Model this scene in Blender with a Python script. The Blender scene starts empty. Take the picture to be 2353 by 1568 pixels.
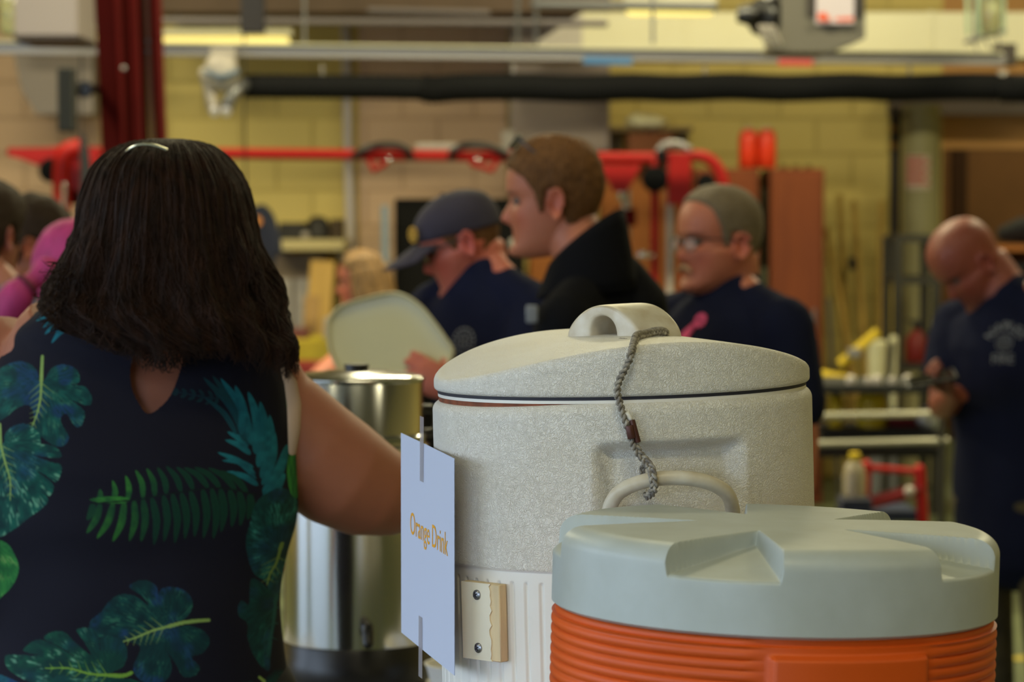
import bpy, math, random
import numpy as np
from mathutils import Vector, Matrix, noise as mnoise
random.seed(7); np.random.seed(7)
S = bpy.context.scene; COL = S.collection
PI = math.pi
F = 6500.0; CAMZ = 1.52; TH = math.atan(304.0/F)
def R(d): return math.radians(d)
# ---- a photograph pixel and a depth (metres in front of the camera) -> point of the room
def P(px, py, d):
    a = (px-1176.5)/F; b = -(py-784.0)/F
    dy = math.cos(TH)+b*math.sin(TH); dz = -math.sin(TH)+b*math.cos(TH)
    s = d/dy
    return Vector((a*s, d, CAMZ+dz*s))
def M(px, d): return px*d/F
# ---------------------------------------------------------------- materials
def lin(c):
    return tuple(((x/255.0)/12.92 if x/255.0 <= .04045 else ((x/255.0+.055)/1.055)**2.4) for x in c)
MC = {}
def mat(name, col, rough=.6, metal=0., var=0., vs=6., bump=0., bs=60., stretch=(1,1,1), spec=.5, sss=0., attr=None,
        kind='noise', trans=0., emit=None, estr=0., alpha=1., coat=0., col2=None, vdetail=3.):
    if name in MC: return MC[name]
    m = bpy.data.materials.new(name); m.use_nodes = True; nt = m.node_tree; N = nt.nodes; L = nt.links
    b = N['Principled BSDF']; c = lin(col)
    b.inputs['Base Color'].default_value = (*c, 1); b.inputs['Roughness'].default_value = rough
    b.inputs['Metallic'].default_value = metal; b.inputs['Specular IOR Level'].default_value = spec
    if trans: b.inputs['Transmission Weight'].default_value = trans
    if sss:
        b.inputs['Subsurface Weight'].default_value = sss; b.inputs['Subsurface Radius'].default_value = (.02, .007, .004)
        b.inputs['Subsurface Scale'].default_value = .5
    if coat: b.inputs['Coat Weight'].default_value = coat
    if alpha < 1: b.inputs['Alpha'].default_value = alpha
    if emit: b.inputs['Emission Color'].default_value = (*lin(emit), 1); b.inputs['Emission Strength'].default_value = estr
    tc = N.new('ShaderNodeTexCoord'); mp = N.new('ShaderNodeMapping'); mp.inputs['Scale'].default_value = stretch
    L.new(tc.outputs['Object'], mp.inputs['Vector'])
    src = None
    if attr:
        at = N.new('ShaderNodeAttribute'); at.attribute_name = attr; src = at.outputs['Color']
    if var or col2:
        n = N.new('ShaderNodeTexNoise'); n.inputs['Scale'].default_value = vs; n.inputs['Detail'].default_value = vdetail
        L.new(mp.outputs['Vector'], n.inputs['Vector'])
        if src is None:
            r = N.new('ShaderNodeValToRGB'); e = r.color_ramp.elements
            e[0].position = .32; e[1].position = .68
            a = lin(col2) if col2 else tuple(x*(1-var) for x in c)
            z = c if col2 else tuple(min(1, x*(1+var)) for x in c)
            e[0].color = (*a, 1); e[1].color = (*z, 1)
            L.new(n.outputs['Fac'], r.inputs['Fac']); src = r.outputs['Color']
        else:
            mr = N.new('ShaderNodeMapRange'); mr.inputs['To Min'].default_value = 1-var; mr.inputs['To Max'].default_value = 1+var
            L.new(n.outputs['Fac'], mr.inputs['Value'])
            vm = N.new('ShaderNodeVectorMath'); vm.operation = 'MULTIPLY'
            L.new(src, vm.inputs[0]); L.new(mr.outputs['Result'], vm.inputs[1]); src = vm.outputs['Vector']
    if src is not None: L.new(src, b.inputs['Base Color'])
    if bump:
        bp = N.new('ShaderNodeBump'); bp.inputs['Distance'].default_value = bump
        if kind == 'leather':
            n1 = N.new('ShaderNodeTexNoise'); n1.inputs['Scale'].default_value = bs*.45; n1.inputs['Detail'].default_value = 2
            L.new(mp.outputs['Vector'], n1.inputs['Vector'])
            mx = N.new('ShaderNodeMix'); mx.data_type = 'VECTOR'; mx.inputs['Factor'].default_value = .025
            L.new(mp.outputs['Vector'], mx.inputs['A']); L.new(n1.outputs['Color'], mx.inputs['B'])
            v = N.new('ShaderNodeTexVoronoi'); v.feature = 'DISTANCE_TO_EDGE'; v.inputs['Scale'].default_value = bs
            L.new(mx.outputs['Result'], v.inputs['Vector'])
            mr = N.new('ShaderNodeMapRange'); mr.inputs['From Max'].default_value = .22; mr.interpolation_type = 'SMOOTHSTEP'
            L.new(v.outputs['Distance'], mr.inputs['Value'])
            n2 = N.new('ShaderNodeTexNoise'); n2.inputs['Scale'].default_value = bs*1.6; n2.inputs['Detail'].default_value = 1
            n2.inputs['Distortion'].default_value = 1.5; L.new(mp.outputs['Vector'], n2.inputs['Vector'])
            ad = N.new('ShaderNodeMath'); ad.operation = 'MULTIPLY_ADD'; ad.inputs[1].default_value = .45
            L.new(n2.outputs['Fac'], ad.inputs[0]); L.new(mr.outputs['Result'], ad.inputs[2])
            L.new(ad.outputs[0], bp.inputs['Height'])
        else:
            n1 = N.new('ShaderNodeTexNoise'); n1.inputs['Scale'].default_value = bs; n1.inputs['Detail'].default_value = 3
            L.new(mp.outputs['Vector'], n1.inputs['Vector']); L.new(n1.outputs['Fac'], bp.inputs['Height'])
        L.new(bp.outputs['Normal'], b.inputs['Normal'])
    MC[name] = m
    return m
# ---------------------------------------------------------------- mesh builder
class MB:
    def __init__(s): s.v = []; s.f = []
    def add(s, v, f):
        o = len(s.v); s.v += [tuple(p) for p in v]; s.f += [tuple(i+o for i in q) for q in f]; return s
    def box(s, c, h, M_=None, bev=0.):
        c = Vector(c); h = Vector(h)
        if bev > 0:
            b = min(bev, min(h)*.9); vs = []; 
            for sx in (-1, 1):
                for sy in (-1, 1):
                    for sz in (-1, 1):
                        for k in range(3):
                            q = [sx*(h[0]-b), sy*(h[1]-b), sz*(h[2]-b)]; q[k] = (sx, sy, sz)[k]*h[k]; vs.append(q)
            def I(x, y, z, k): return (((x > 0)*2+(y > 0))*2+(z > 0))*3+k
            f = []
            for k in range(3):
                for sg in (-1, 1):
                    q = []
                    for (a, bb) in ((-1, -1), (1, -1), (1, 1), (-1, 1)):
                        t = [0, 0, 0]; t[k] = sg; t[(k+1) % 3] = a; t[(k+2) % 3] = bb; q.append(I(*t, k))
                    f.append(q if sg > 0 else q[::-1])
            for k in range(3):
                i, j = (k+1) % 3, (k+2) % 3
                for a in (-1, 1):
                    for bb in (-1, 1):
                        t0 = [0]*3; t1 = [0]*3; t0[k] = -1; t1[k] = 1; t0[i] = t1[i] = a; t0[j] = t1[j] = bb
                        q = [I(*t0, i), I(*t1, i), I(*t1, j), I(*t0, j)]; f.append(q if a*bb < 0 else q[::-1])
            for sx in (-1, 1):
                for sy in (-1, 1):
                    for sz in (-1, 1):
                        q = [I(sx, sy, sz, 0), I(sx, sy, sz, 1), I(sx, sy, sz, 2)]; f.append(q if sx*sy*sz > 0 else q[::-1])
            vs = [Vector(q) for q in vs]
        else:
            vs = [Vector((x*h[0], y*h[1], z*h[2])) for x in (-1, 1) for y in (-1, 1) for z in (-1, 1)]
            f = [(0, 1, 3, 2), (4, 6, 7, 5), (0, 4, 5, 1), (2, 3, 7, 6), (0, 2, 6, 4), (1, 5, 7, 3)]
        if M_ is not None: vs = [M_ @ q for q in vs]
        return s.add([q+c for q in vs], f)
    def grid(s, V, wrap=False, flip=False, cap0=False, cap1=False):
        nr = len(V); nc = len(V[0]); o = [p for row in V for p in row]; f = []
        for i in range(nr-1):
            for j in range(nc if wrap else nc-1):
                k = (j+1) % nc; q = (i*nc+j, i*nc+k, (i+1)*nc+k, (i+1)*nc+j); f.append(q[::-1] if flip else q)
        if cap0: q = tuple(range(nc)); f.append(q if flip else q[::-1])
        if cap1: q = tuple((nr-1)*nc+j for j in range(nc)); f.append(q[::-1] if flip else q)
        return s.add(o, f)
    def lathe(s, prof, c=(0, 0, 0), n=64, ax=None):
        V = []
        Mx = Vector((0, 0, 1)).rotation_difference(Vector(ax)).to_matrix() if ax is not None else None
        for (r, z) in prof:
            row = []
            for j in range(n):
                a = 2*PI*j/n; p = Vector((r*math.cos(a), r*math.sin(a), z))
                if Mx: p = Mx @ p
                row.append(p+Vector(c))
            V.append(row)
        return s.grid(V, wrap=True, cap0=prof[0][0] > 1e-5, cap1=prof[-1][0] > 1e-5)
    def tube(s, pts, r, n=12, lat=None, ry=None, round_=True):
        pts = [Vector(p) for p in pts]; k = len(pts)
        rr = list(r) if hasattr(r, '__len__') else [r]*k
        ryy = rr if ry is None else (list(ry) if hasattr(ry, '__len__') else [ry]*k)
        T = []
        for i in range(k):
            t = (pts[min(i+1, k-1)]-pts[max(i-1, 0)]); T.append(t.normalized() if t.length > 1e-9 else Vector((0, 0, 1)))
        up = Vector(lat) if lat is not None else (Vector((0, 0, 1)) if abs(T[0].z) < .9 else Vector((1, 0, 0)))
        V = []; side = None
        for i in range(k):
            b = up if (lat is not None or side is None) else side
            side = (b-T[i]*b.dot(T[i])).normalized(); ot = T[i].cross(side)
            ring = lambda c, fx: [c+side*(rr[i]*fx*math.cos(2*PI*j/n))+ot*(ryy[i]*fx*math.sin(2*PI*j/n)) for j in range(n)]
            m = min(rr[i], ryy[i])
            if i == 0 and round_:
                for q in (80, 55, 28): V.append(ring(pts[0]-T[0]*m*math.sin(R(q)), math.cos(R(q))))
            V.append(ring(pts[i], 1))
            if i == k-1 and round_:
                for q in (28, 55, 80): V.append(ring(pts[i]+T[i]*m*math.sin(R(q)), math.cos(R(q))))
        return s.grid(V, wrap=True, cap0=True, cap1=True)
    def ell(s, c, r, n=24, Mx=None):
        V = []
        for i in range(n//2+1):
            th = PI*(i+.0)/(n//2); th = min(max(th, .02), PI-.02)
            row = []
            for j in range(n):
                a = 2*PI*j/n; p = Vector((r[0]*math.sin(th)*math.cos(a), r[1]*math.sin(th)*math.sin(a), -r[2]*math.cos(th)))
                if Mx is not None: p = Mx @ p
                row.append(p+Vector(c))
            V.append(row)
        return s.grid(V, wrap=True, cap0=True, cap1=True)
    def prism(s, poly, o, ux, uy, depth):     # polygon (2-D) extruded along ux x uy
        o = Vector(o); ux = Vector(ux); uy = Vector(uy); n = ux.cross(uy).normalized()*depth
        k = len(poly); v = [o+ux*x+uy*y for x, y in poly]; v += [q+n for q in v]
        f = [tuple(range(k))[::-1], tuple(range(k, 2*k))]+[(i, (i+1) % k, k+(i+1) % k, k+i) for i in range(k)]
        return s.add(v, f)
    def mesh(s, name):
        me = bpy.data.meshes.new(name); me.from_pydata(s.v, [], s.f); me.update(); return me
    def build(s, name, m, parent=None, smooth=True, ang=40, loc=None):
        me = s.mesh(name); me.materials.append(m)
        o = bpy.data.objects.new(name, me); COL.objects.link(o)
        settle(o, parent)
        if smooth:
            me.polygons.foreach_set('use_smooth', [True]*len(me.polygons))
            try: me.set_sharp_from_angle(angle=R(ang))
            except Exception: pass
        return o
def settle(o, parent):
    me = o.data
    if parent is None:
        n = len(me.vertices); co = np.empty(n*3); me.vertices.foreach_get('co', co); co = co.reshape(-1, 3)
        c = (co.min(0)+co.max(0))/2; c[2] = co[:, 2].min(); me.transform(Matrix.Translation(-Vector(c))); o.location = Vector(c)
    else:
        o.parent = parent; r = parent
        while r.parent: r = r.parent
        if r.get('_w'): me.transform(Matrix.Translation(-r.location))
def catmull(pts, n=8):
    pts = [Vector(p) for p in pts]; out = []
    q = [pts[0]*2-pts[1]]+pts+[pts[-1]*2-pts[-2]]
    for i in range(1, len(q)-2):
        for k in range(n):
            t = k/n; a, b, c, d = q[i-1], q[i], q[i+1], q[i+2]
            out.append(.5*((2*b)+(c-a)*t+(2*a-5*b+4*c-d)*t*t+(3*b-a-3*c+d)*t**3))
    out.append(pts[-1]); return out
def thing(name, label, cat, loc=(0, 0, 0), group=None):
    o = bpy.data.objects.new(name, None); COL.objects.link(o); o.location = Vector(loc); o.empty_display_size = .1
    o['_w'] = 1                                   # its parts are written in world coordinates
    o['label'] = label; o['category'] = cat
    if group: o['group'] = group
    return o
def tag(o, label, cat, group=None, kind=None):
    o['label'] = label; o['category'] = cat
    if group: o['group'] = group
    if kind: o['kind'] = kind
    return o
def struct(o): o['kind'] = 'structure'; return o
def bake(o, voxel, smooth=2, fac=.5):
    md = o.modifiers.new('r', 'REMESH'); md.mode = 'VOXEL'; md.voxel_size = voxel; md.use_smooth_shade = True
    if smooth:
        ms = o.modifiers.new('s', 'SMOOTH'); ms.iterations = smooth; ms.factor = fac
    dg = bpy.context.evaluated_depsgraph_get(); dg.update()
    me = bpy.data.meshes.new_from_object(o.evaluated_get(dg), depsgraph=dg)
    old = o.data; mats = list(old.materials); o.modifiers.clear(); o.data = me; me.name = old.name
    if not me.materials:
        for x in mats: me.materials.append(x)
    bpy.data.meshes.remove(old)
    me.polygons.foreach_set('use_smooth', [True]*len(me.polygons))
    return o
def text_mesh(txt, name, m, parent, origin, ux, uy, width, height, depth=.0005, arc=None):
    cu = bpy.data.curves.new('t', 'FONT'); cu.body = txt; cu.extrude = 0; cu.resolution_u = 6
    ob = bpy.data.objects.new('t', cu); COL.objects.link(ob)
    dg = bpy.context.evaluated_depsgraph_get(); dg.update()
    me = bpy.data.meshes.new_from_object(ob.evaluated_get(dg)); bpy.data.objects.remove(ob)
    co = np.array([v.co[:] for v in me.vertices]); x0, x1 = co[:, 0].min(), co[:, 0].max()
    cap = .7
    origin = Vector(origin); ux = Vector(ux); uy = Vector(uy); n = ux.cross(uy).normalized()
    for v in me.vertices:
        x = (v.co.x-x0)/(x1-x0)*width; y = v.co.y/cap*height
        if arc:
            a = (x-width/2)/arc; x = width/2+(arc+y)*math.sin(a); y = (arc+y)*math.cos(a)-arc
        v.co = origin+ux*x+uy*y+n*depth
    me.name = name; me.materials.clear(); me.materials.append(m)
    o = bpy.data.objects.new(name, me); COL.objects.link(o)
    settle(o, parent)
    return o
# ---------------------------------------------------------------- camera
cd = bpy.data.cameras.new('camera'); cam = bpy.data.objects.new('camera', cd); COL.objects.link(cam)
cam.location = (0, 0, CAMZ); cam.rotation_euler = (PI/2-TH, 0, 0)
cd.sensor_width = 23.5; cd.lens = F/2353*23.5; cd.clip_end = 200; cd.clip_start = .05
cd.dof.use_dof = True; cd.dof.focus_distance = 2.78; cd.dof.aperture_fstop = 5.0
S.camera = cam
S.view_settings.view_transform = 'Standard'; S.view_settings.look = 'None'; S.view_settings.gamma = 1
S.view_settings.exposure = -0.08; S.view_settings.use_curve_mapping = False

# ================================================================ palette
m_white = mat('white pebbled plastic', (228, 226, 220), .5, bump=.00042, bs=265, kind='leather', col2=(220, 215, 204), vs=9, spec=.35)
m_whites = mat('smooth white plastic', (228, 225, 218), .42, var=.03, vs=12, bump=.0002, bs=90)
m_handle = mat('worn cream plastic handle', (212, 205, 188), .4, col2=(186, 172, 145), vs=38, bump=.0002, bs=200)
m_dark = mat('dark gap rubber', (40, 38, 48), .7)
m_rust = mat('rust brown gasket', (120, 62, 35), .8, var=.3, vs=80)
m_lidgrey = mat('pale grey lid plastic', (178, 186, 184), .42, col2=(170, 177, 173), vs=22, bump=.0003, bs=70)
m_orange = mat('orange cooler plastic', (206, 82, 14), .5, var=.08, vs=8, spec=.4)
m_rope = mat('dirty white cord', (176, 170, 158), .9, col2=(105, 98, 92), vs=160, bump=.0004, bs=900)
m_crimp = mat('brown crimp sleeve', (82, 48, 40), .45, metal=.4)
m_paper = mat('white paper', (196, 203, 226), .85)
m_ink = mat('orange printed ink', (240, 168, 28), .7)
m_tape = mat('clear tape', (188, 180, 184), .3, alpha=.6)
m_ply = mat('cream laminate block', (226, 218, 196), .5, var=.05, vs=20)
m_wood = mat('raw pine edge', (212, 190, 150), .7, var=.15, vs=60, stretch=(1, 1, .2))
m_steel = mat('polished steel', (205, 205, 205), .16, metal=1, var=.06, vs=30, stretch=(1, 1, .05))
m_screw = mat('screw steel', (150, 150, 155), .3, metal=1)
m_black = mat('black plastic', (22, 21, 23), .35)
m_table = mat('folding table laminate', (190, 188, 182), .5, var=.05, vs=20)
m_grey = mat('grey metal', (120, 120, 122), .4, metal=.6)
# ================================================================ tables
def table(name, label, x0, x1, y0, y1, z):
    cx, cy = (x0+x1)/2, (y0+y1)/2
    t = thing(name, label, 'table', (cx, cy, 0))
    MB().box((cx, cy, z-.02), ((x1-x0)/2, (y1-y0)/2, .02), bev=.008).build('tabletop', m_table, t)
    MB().box((cx, cy, z-.055), ((x1-x0)/2-.04, (y1-y0)/2-.04, .015)).build('apron', m_grey, t)
    for sx in (x0+.08, x1-.08):
        for sy in (y0+.07, y1-.07):
            MB().tube([(sx, sy, .013), (sx, sy, z-.06)], .014).build('leg', m_grey, t)
TZ = .76
table('folding_table', 'pale folding table carrying the white and the orange drink coolers', -.16, .95, 2.22, 3.2, TZ)
table('folding_table', 'pale folding table behind the coolers carrying the steel urn', -.75, .72, 4.25, 4.95, TZ)

# ================================================================ white cooler
WC = Vector((.1285, 2.93, TZ+.0052)); WR = .1965; WH = 1.3293-TZ
wt = thing('drink_cooler', 'tall round white pebbled drink cooler with arched lid, paper sign and rope', 'cooler', WC)
wt.rotation_euler = (0, R(-1.5), 0); wt['_w'] = 0
def cylpt(r, ph, z): return Vector((r*math.sin(ph), -r*math.cos(ph), z))
def sstep(a, b, x):
    t = np.clip((x-a)/(b-a), 0, 1); return t*t*(3-2*t)
def body_mesh(Rf, zs, nph):
    ph = np.linspace(0, 2*PI, nph, endpoint=False); V = []
    for z in zs:
        r = Rf(ph, z); V.append([(r[i]*math.sin(ph[i]), -r[i]*math.cos(ph[i]), z) for i in range(nph)])
    return V
RIBZ = 1.163-TZ
def Rwhite(ph, z):
    p = (ph+PI) % (2*PI)-PI
    r = np.full_like(p, WR)
    top = WH-.0012
    if z > top-.012: r -= .012-math.sqrt(max(0, .012**2-(z-(top-.012))**2))
    if z < .012: r -= .012-math.sqrt(max(0, .012**2-(z-.012)**2))
    # carrying recess on the right
    for c0 in (R(12.5), R(12.5)+PI):
        q = (p-c0+PI) % (2*PI)-PI
        sx = np.abs(q)*WR; m = 1-sstep(.060, .083, sx)
        zt = 1.290-TZ; zb = 1.175-TZ
        mz = (1-sstep(zt-.013, zt+.001, np.array(z)))*sstep(zb-.01, zb+.01, np.array(z))
        r -= .0155*m*mz
    if z < RIBZ:
        r -= .0022*float(1-sstep(RIBZ-.003, RIBZ, np.array(z)))
        if .03 < z < RIBZ-.012:
            k = np.abs(((p/R(5.0)) % 1)-.5)*R(5.0)*WR
            e = min(1, (RIBZ-.012-z)/.003, (z-.03)/.003)
            r -= .0020*e*(1-sstep(.0010, .0026, k))
    return r
zs = sorted(set(list(np.round(np.concatenate([np.linspace(0, .012, 6), np.linspace(.02, .40, 40), np.linspace(.385, .418, 30),
     np.linspace(.42, .545, 52), np.linspace(.55, WH-.016, 6), WH-.0012-.012+.012*np.sin(np.linspace(0, PI/2, 9))]), 5))))
V = body_mesh(Rwhite, zs, 1080)
for row in V:
    for i, q in enumerate(row):
        if q[2] > WH-.05: row[i] = (q[0], q[1], q[2]-.0055*max(0, (q[2]-WH+.05)/.05)*float(sstep(.02, .17, np.array(-q[0]))))
mb = MB(); mb.grid(V, wrap=True, cap0=True, cap1=True); wb = mb.build('body', m_white, wt, ang=60); wb.data.materials.append(m_whites)
for pl_ in wb.data.polygons:
    if pl_.center.z < RIBZ-.001: pl_.material_index = 1
# seam: liner, gasket
MB().lathe([(.17, WH-.0028), (.1905, WH-.0028), (.1905, WH+.0012), (.17, WH+.0012)], n=160).build('liner_rim', m_whites, wt)
gk = MB().lathe([(.17, WH-.0015), (.1897, WH-.0015), (.1897, WH-.0105), (.17, WH-.0105)], n=160).build('gasket', m_rust, wt)
MB().lathe([(.17, WH+.0004), (.1908, WH+.0004), (.1908, WH+.0045), (.17, WH+.0045)], n=160).build('seal', m_dark, wt)
# the arched lid
LR = .1945; LH = .056; KV = 1.05; AX = R(15)
def lid_top(x, y):
    xp = x*math.cos(AX)+y*math.sin(AX)
    return LH-KV*xp*xp-.03*(x*x+y*y)
rows = []
NP = 360
for r in np.linspace(.002, LR-.008, 40):
    rows.append([(cylpt(r, 2*PI*j/NP, 0), r) for j in range(NP)])
Vt = [[Vector((p.x, p.y, WH+lid_top(p.x, p.y))) for p, r in row] for row in rows]
for q in (20, 40, 60, 80):
    rr = LR-.008+.008*math.sin(R(q)); row = []
    for j in range(NP):
        p = cylpt(rr, 2*PI*j/NP, 0); e = cylpt(LR-.008, 2*PI*j/NP, 0)
        row.append(Vector((p.x, p.y, WH+lid_top(e.x, e.y)-.008*(1-math.cos(R(q))))))
    Vt.append(row)
for k in range(1, 7):
    row = []
    for j in range(NP):
        p = cylpt(LR, 2*PI*j/NP, 0); e = cylpt(LR-.008, 2*PI*j/NP, 0)
        z0 = lid_top(e.x, e.y)-.008; z1 = .0075; row.append(Vector((p.x, p.y, WH+z0+(z1-z0)*k/6)))
    Vt.append(row)
for q in (30, 60, 90):
    rr = LR-.004*(1-math.cos(R(q))); Vt.append([cylpt(rr, 2*PI*j/NP, WH+.0075-.004*math.sin(R(q))) for j in range(NP)])
mb = MB(); mb.grid(Vt, wrap=True, cap0=True, cap1=True, flip=True)
lid = mb.build('lid', m_white, wt, ang=50)
# lid handle, an arched strap
Ld = Vector((math.cos(R(50)), -math.sin(R(50)), 0)); Nd = Vector((-math.sin(R(50)), -math.cos(R(50)), 0)); Zd = Vector((0, 0, 1))
HB = Vector((0.004, .0, WH+LH-.006)); rings = []
for i in range(49):
    t = PI*i/48; ct, st = math.cos(t), math.sin(t)
    ao, ho = .050, .0375; ai, hi = .0185, .0255
    fl = 1+.18*(abs(ct)**5)
    O = Ld*(-ao*fl*ct)+Zd*(ho*st**.9 if st > 0 else 0); I = Ld*(-ai*ct)+Zd*(hi*(st**.6 if st > 0 else 0))
    if i in (0, 48): O -= Zd*.012; I -= Zd*.012
    w = .031; c = (O+I)/2; h = (O-I)/2; ring = []
    for (a, b) in ((-1, -.75), (-1, .75), (-.9, .93), (-.7, 1), (.7, 1), (.9, .93), (1, .75), (1, -.75), (.9, -.93), (.7, -1), (-.7, -1), (-.9, -.93)):
        ring.append(HB+c+h*b+Nd*(w*a))
    rings.append(ring)
mb = MB(); mb.grid(rings, wrap=True, cap0=True, cap1=True, flip=True)
h = mb.build('lid_handle', m_handle, wt, ang=55); hs = h.modifiers.new('s', 'SUBSURF'); hs.levels = hs.render_levels = 2
# side bail handles
Mi = (Matrix.Translation(WC) @ Matrix.Rotation(R(-1.5), 4, 'Y')).inverted()
def wl(px, py, d): return Mi @ P(px, py, d)
pts = [wl(1402, 1230, 2.768), wl(1399, 1200, 2.750), wl(1401, 1168, 2.735), wl(1422, 1133, 2.726), wl(1470, 1109, 2.72), wl(1530, 1099, 2.718),
       wl(1590, 1101, 2.720), wl(1640, 1114, 2.728), wl(1672, 1137, 2.738), wl(1683, 1170, 2.75), wl(1686, 1200, 2.765), wl(1686, 1230, 2.785)]
cp = catmull(pts, 6)
mb = MB(); mb.tube(cp, .0072, 20, lat=(0, 0, 1)); mb.build('carry_handle', m_handle, wt)
mb = MB(); mb.tube([Vector((-p.x, -p.y, p.z)) for p in cp], .0072, 16); mb.build('carry_handle', m_handle, wt)
# wooden block screwed over the tap hole
ph = R(-46.5); er = Vector((math.sin(ph), -math.cos(ph), 0)); et = Vector((math.cos(ph), math.sin(ph), 0))
Mb = Matrix((et, -er, Zd)).transposed()
zc = (1.1095-TZ)
blk = MB().box(er*(WR+.003)+Zd*zc-et*.002, (.027, .005, .0385), Mb, bev=.001).build('mounting_block', m_wood, wt)
mb = MB(); poly = [(-.029, -.0385), (.0135, -.0385)]
random.seed(3)
for i in range(16): poly.append((.0125+random.uniform(-.0022, .0018), -.0385+.077*(i+.5)/16))
poly += [(.0135, .0385), (-.029, .0385)]
mb.prism(poly, er*(WR+.0108)+Zd*zc, et, Zd, -.0012) if False else mb.prism(poly, er*(WR+.0080)+Zd*zc, et, Zd, .0012)
fc = mb.build('laminate_face', m_ply, blk, smooth=False)
for dz in (.0265, -.0265):
    c = er*(WR+.0092)+Zd*(zc+dz)-et*.006
    sc = MB().lathe([(.0052, 0), (.0050, .0012), (.0035, .0024), (.0008, .0028)], c, 24, ax=er).build('screw', m_screw, blk)
    mb = MB()
    for a in (30, 120):
        d = et*math.cos(R(a))+Zd*math.sin(R(a)); e = et*math.cos(R(a+90))+Zd*math.sin(R(a+90))
        mb.box(c+er*.0025, (.0030, .0006, .0006), Matrix((d, e, er)).transposed())
    mb.build('screw_slot', m_dark, sc, smooth=False)
# ================================================================ braided cord
def braid(path, r, name, m, parent=None, pitch=.009, loc=None):
    mb = MB(); path = [Vector(p) for p in path]
    L = [0.]
    for i in range(1, len(path)): L.append(L[-1]+(path[i]-path[i-1]).length)
    n = int(L[-1]/.0011); dense = []
    for k in range(n+1):
        s = L[-1]*k/n; i = max(1, min(len(L)-1, next((q for q in range(1, len(L)) if L[q] >= s), len(L)-1)))
        t = (s-L[i-1])/max(1e-9, L[i]-L[i-1]); dense.append(path[i-1].lerp(path[i], t))
    nn = len(dense); side = None; fr = []
    for i in range(nn):
        T = (dense[min(i+1, nn-1)]-dense[max(i-1, 0)]).normalized()
        b = side if side is not None else (Vector((0, -1, 0)) if abs(T.y) < .9 else Vector((1, 0, 0)))
        side = (b-T*b.dot(T)).normalized(); fr.append((side, T.cross(side)))
    for st in range(3):
        pp = []
        for i in range(nn):
            a = 2*PI*(i*L[-1]/n/pitch)/2+st*2*PI/3
            x = math.sin(a)*r*.75; y = math.sin(2*a)*r*.45
            pp.append(dense[i]+fr[i][0]*y+fr[i][1]*x)
        mb.tube(pp, r*.46, 8)
    return mb.build(name, m, parent, loc=loc)
ct = thing('safety_cord', 'grey braided cord tying the white cooler lid handle to its side handle', 'cord', P(1420, 880, 2.72))
fr_ = 2.722
p1 = catmull([P(1409, 794, 2.86), P(1425, 786, 2.85), P(1447, 789, 2.83), P(1456, 797, 2.815)], 8)
braid(p1, .0034, 'cord_loop', m_rope, ct)
p1 = catmull([P(1530, 778, 2.90), P(1530, 766, 2.885), P(1515, 761, 2.87), P(1485, 767, 2.845), P(1463, 773, 2.80), P(1457, 788, 2.750), P(1450, 812, 2.7225), P(1444, 832, 2.7215),
              P(1432, 856, 2.7215), P(1421, 880, 2.7215), P(1419, 905, 2.7215), P(1428, 940, 2.7215), P(1440, 975, 2.7215), P(1449, 1003, 2.7215), P(1458, 1030, 2.7215)], 8)
braid(p1, .0038, 'cord', m_rope, ct)
p1 = catmull([P(1458, 1018, 2.7215), P(1467, 1040, 2.7215), P(1482, 1058, 2.7215), P(1496, 1076, 2.715), P(1500, 1095, 2.7085), P(1503, 1118, 2.7085), P(1497, 1134, 2.714), P(1484, 1141, 2.724)], 8)
braid(p1, .0037, 'cord', m_rope, ct)
p1 = catmull([P(1476, 1093, 2.733), P(1476, 1078, 2.729), P(1483, 1064, 2.724), P(1490, 1075, 2.716)], 8)
braid(p1, .0026, 'cord_end', m_rope, ct)
def crimp(a, b, r):
    MB().tube([a, a.lerp(b, .05), b.lerp(a, .05), b], [r*.92, r, r, r*.92], 14, round_=False).build('crimp_sleeve', m_crimp, ct)
crimp(P(1446, 978, 2.719), P(1452, 1008, 2.719), .0042)
crimp(P(1452, 966, 2.7205), P(1466, 1017, 2.7205), .0030)
MB().tube([P(1442, 952, 2.7215), P(1448, 962, 2.7215)], .0026, 10).build('cord_tip', m_whites, ct)
MB().tube([P(1520, 770, 2.868), P(1537, 791, 2.85)], .00035, 6).build('loose_fibre', m_rope, ct)

# ================================================================ paper sign
PA = Vector((-.0560, 2.785, 0)); PB = Vector((-.1188, 3.0393, 0)); u = (PB-PA).normalized(); LEN = (PB-PA).length
nl = Vector((u.y*-1, u.x, 0)).normalized()
if nl.x > 0: nl = -nl
sign = thing('paper_sign', 'white paper sign with orange lettering taped to the left side of the white cooler', 'sign', (PA+PB)/2+Vector((0, 0, 1.06)))
V0, V1 = [], []
def papt(s, z, off=0):
    sg = s/LEN
    bow = .0015*math.sin(PI*sg)*(1-(z-1.06)/.216)*.6+.003*(sg-.5)**2
    return PA+u*s+nl*(bow+off)+Vector((0, 0, z))
ZT0, ZT1, ZB0, ZB1 = 1.2735, 1.2788, 1.0575, 1.0625    # near / far edge heights
mb = MB()
for off, fl in ((.0002, False), (-.0002, True)):
    V = []
    for i in range(21):
        f = i/20; row = []
        for j in range(21):
            g = j/20; z = (ZB0+(ZB1-ZB0)*g)*(1-f)+(ZT0+(ZT1-ZT0)*g)*f; row.append(papt(LEN*g, z, off))
        V.append(row)
    mb.grid(V, flip=fl)
mb.build('sheet', m_paper, sign)
o = text_mesh('Orange Drink', 'lettering', m_ink, sign, (0, 0, 0), (1, 0, 0), (0, 1, 0), .183, .0235, 0)
off = Vector(sign.location)
for v in o.data.vertices:
    q = v.co+off; s = LEN-(.049+q.x); v.co = papt(s, 1.1765-.004*(1-s/LEN)+q.y, .0006)-off
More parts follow.
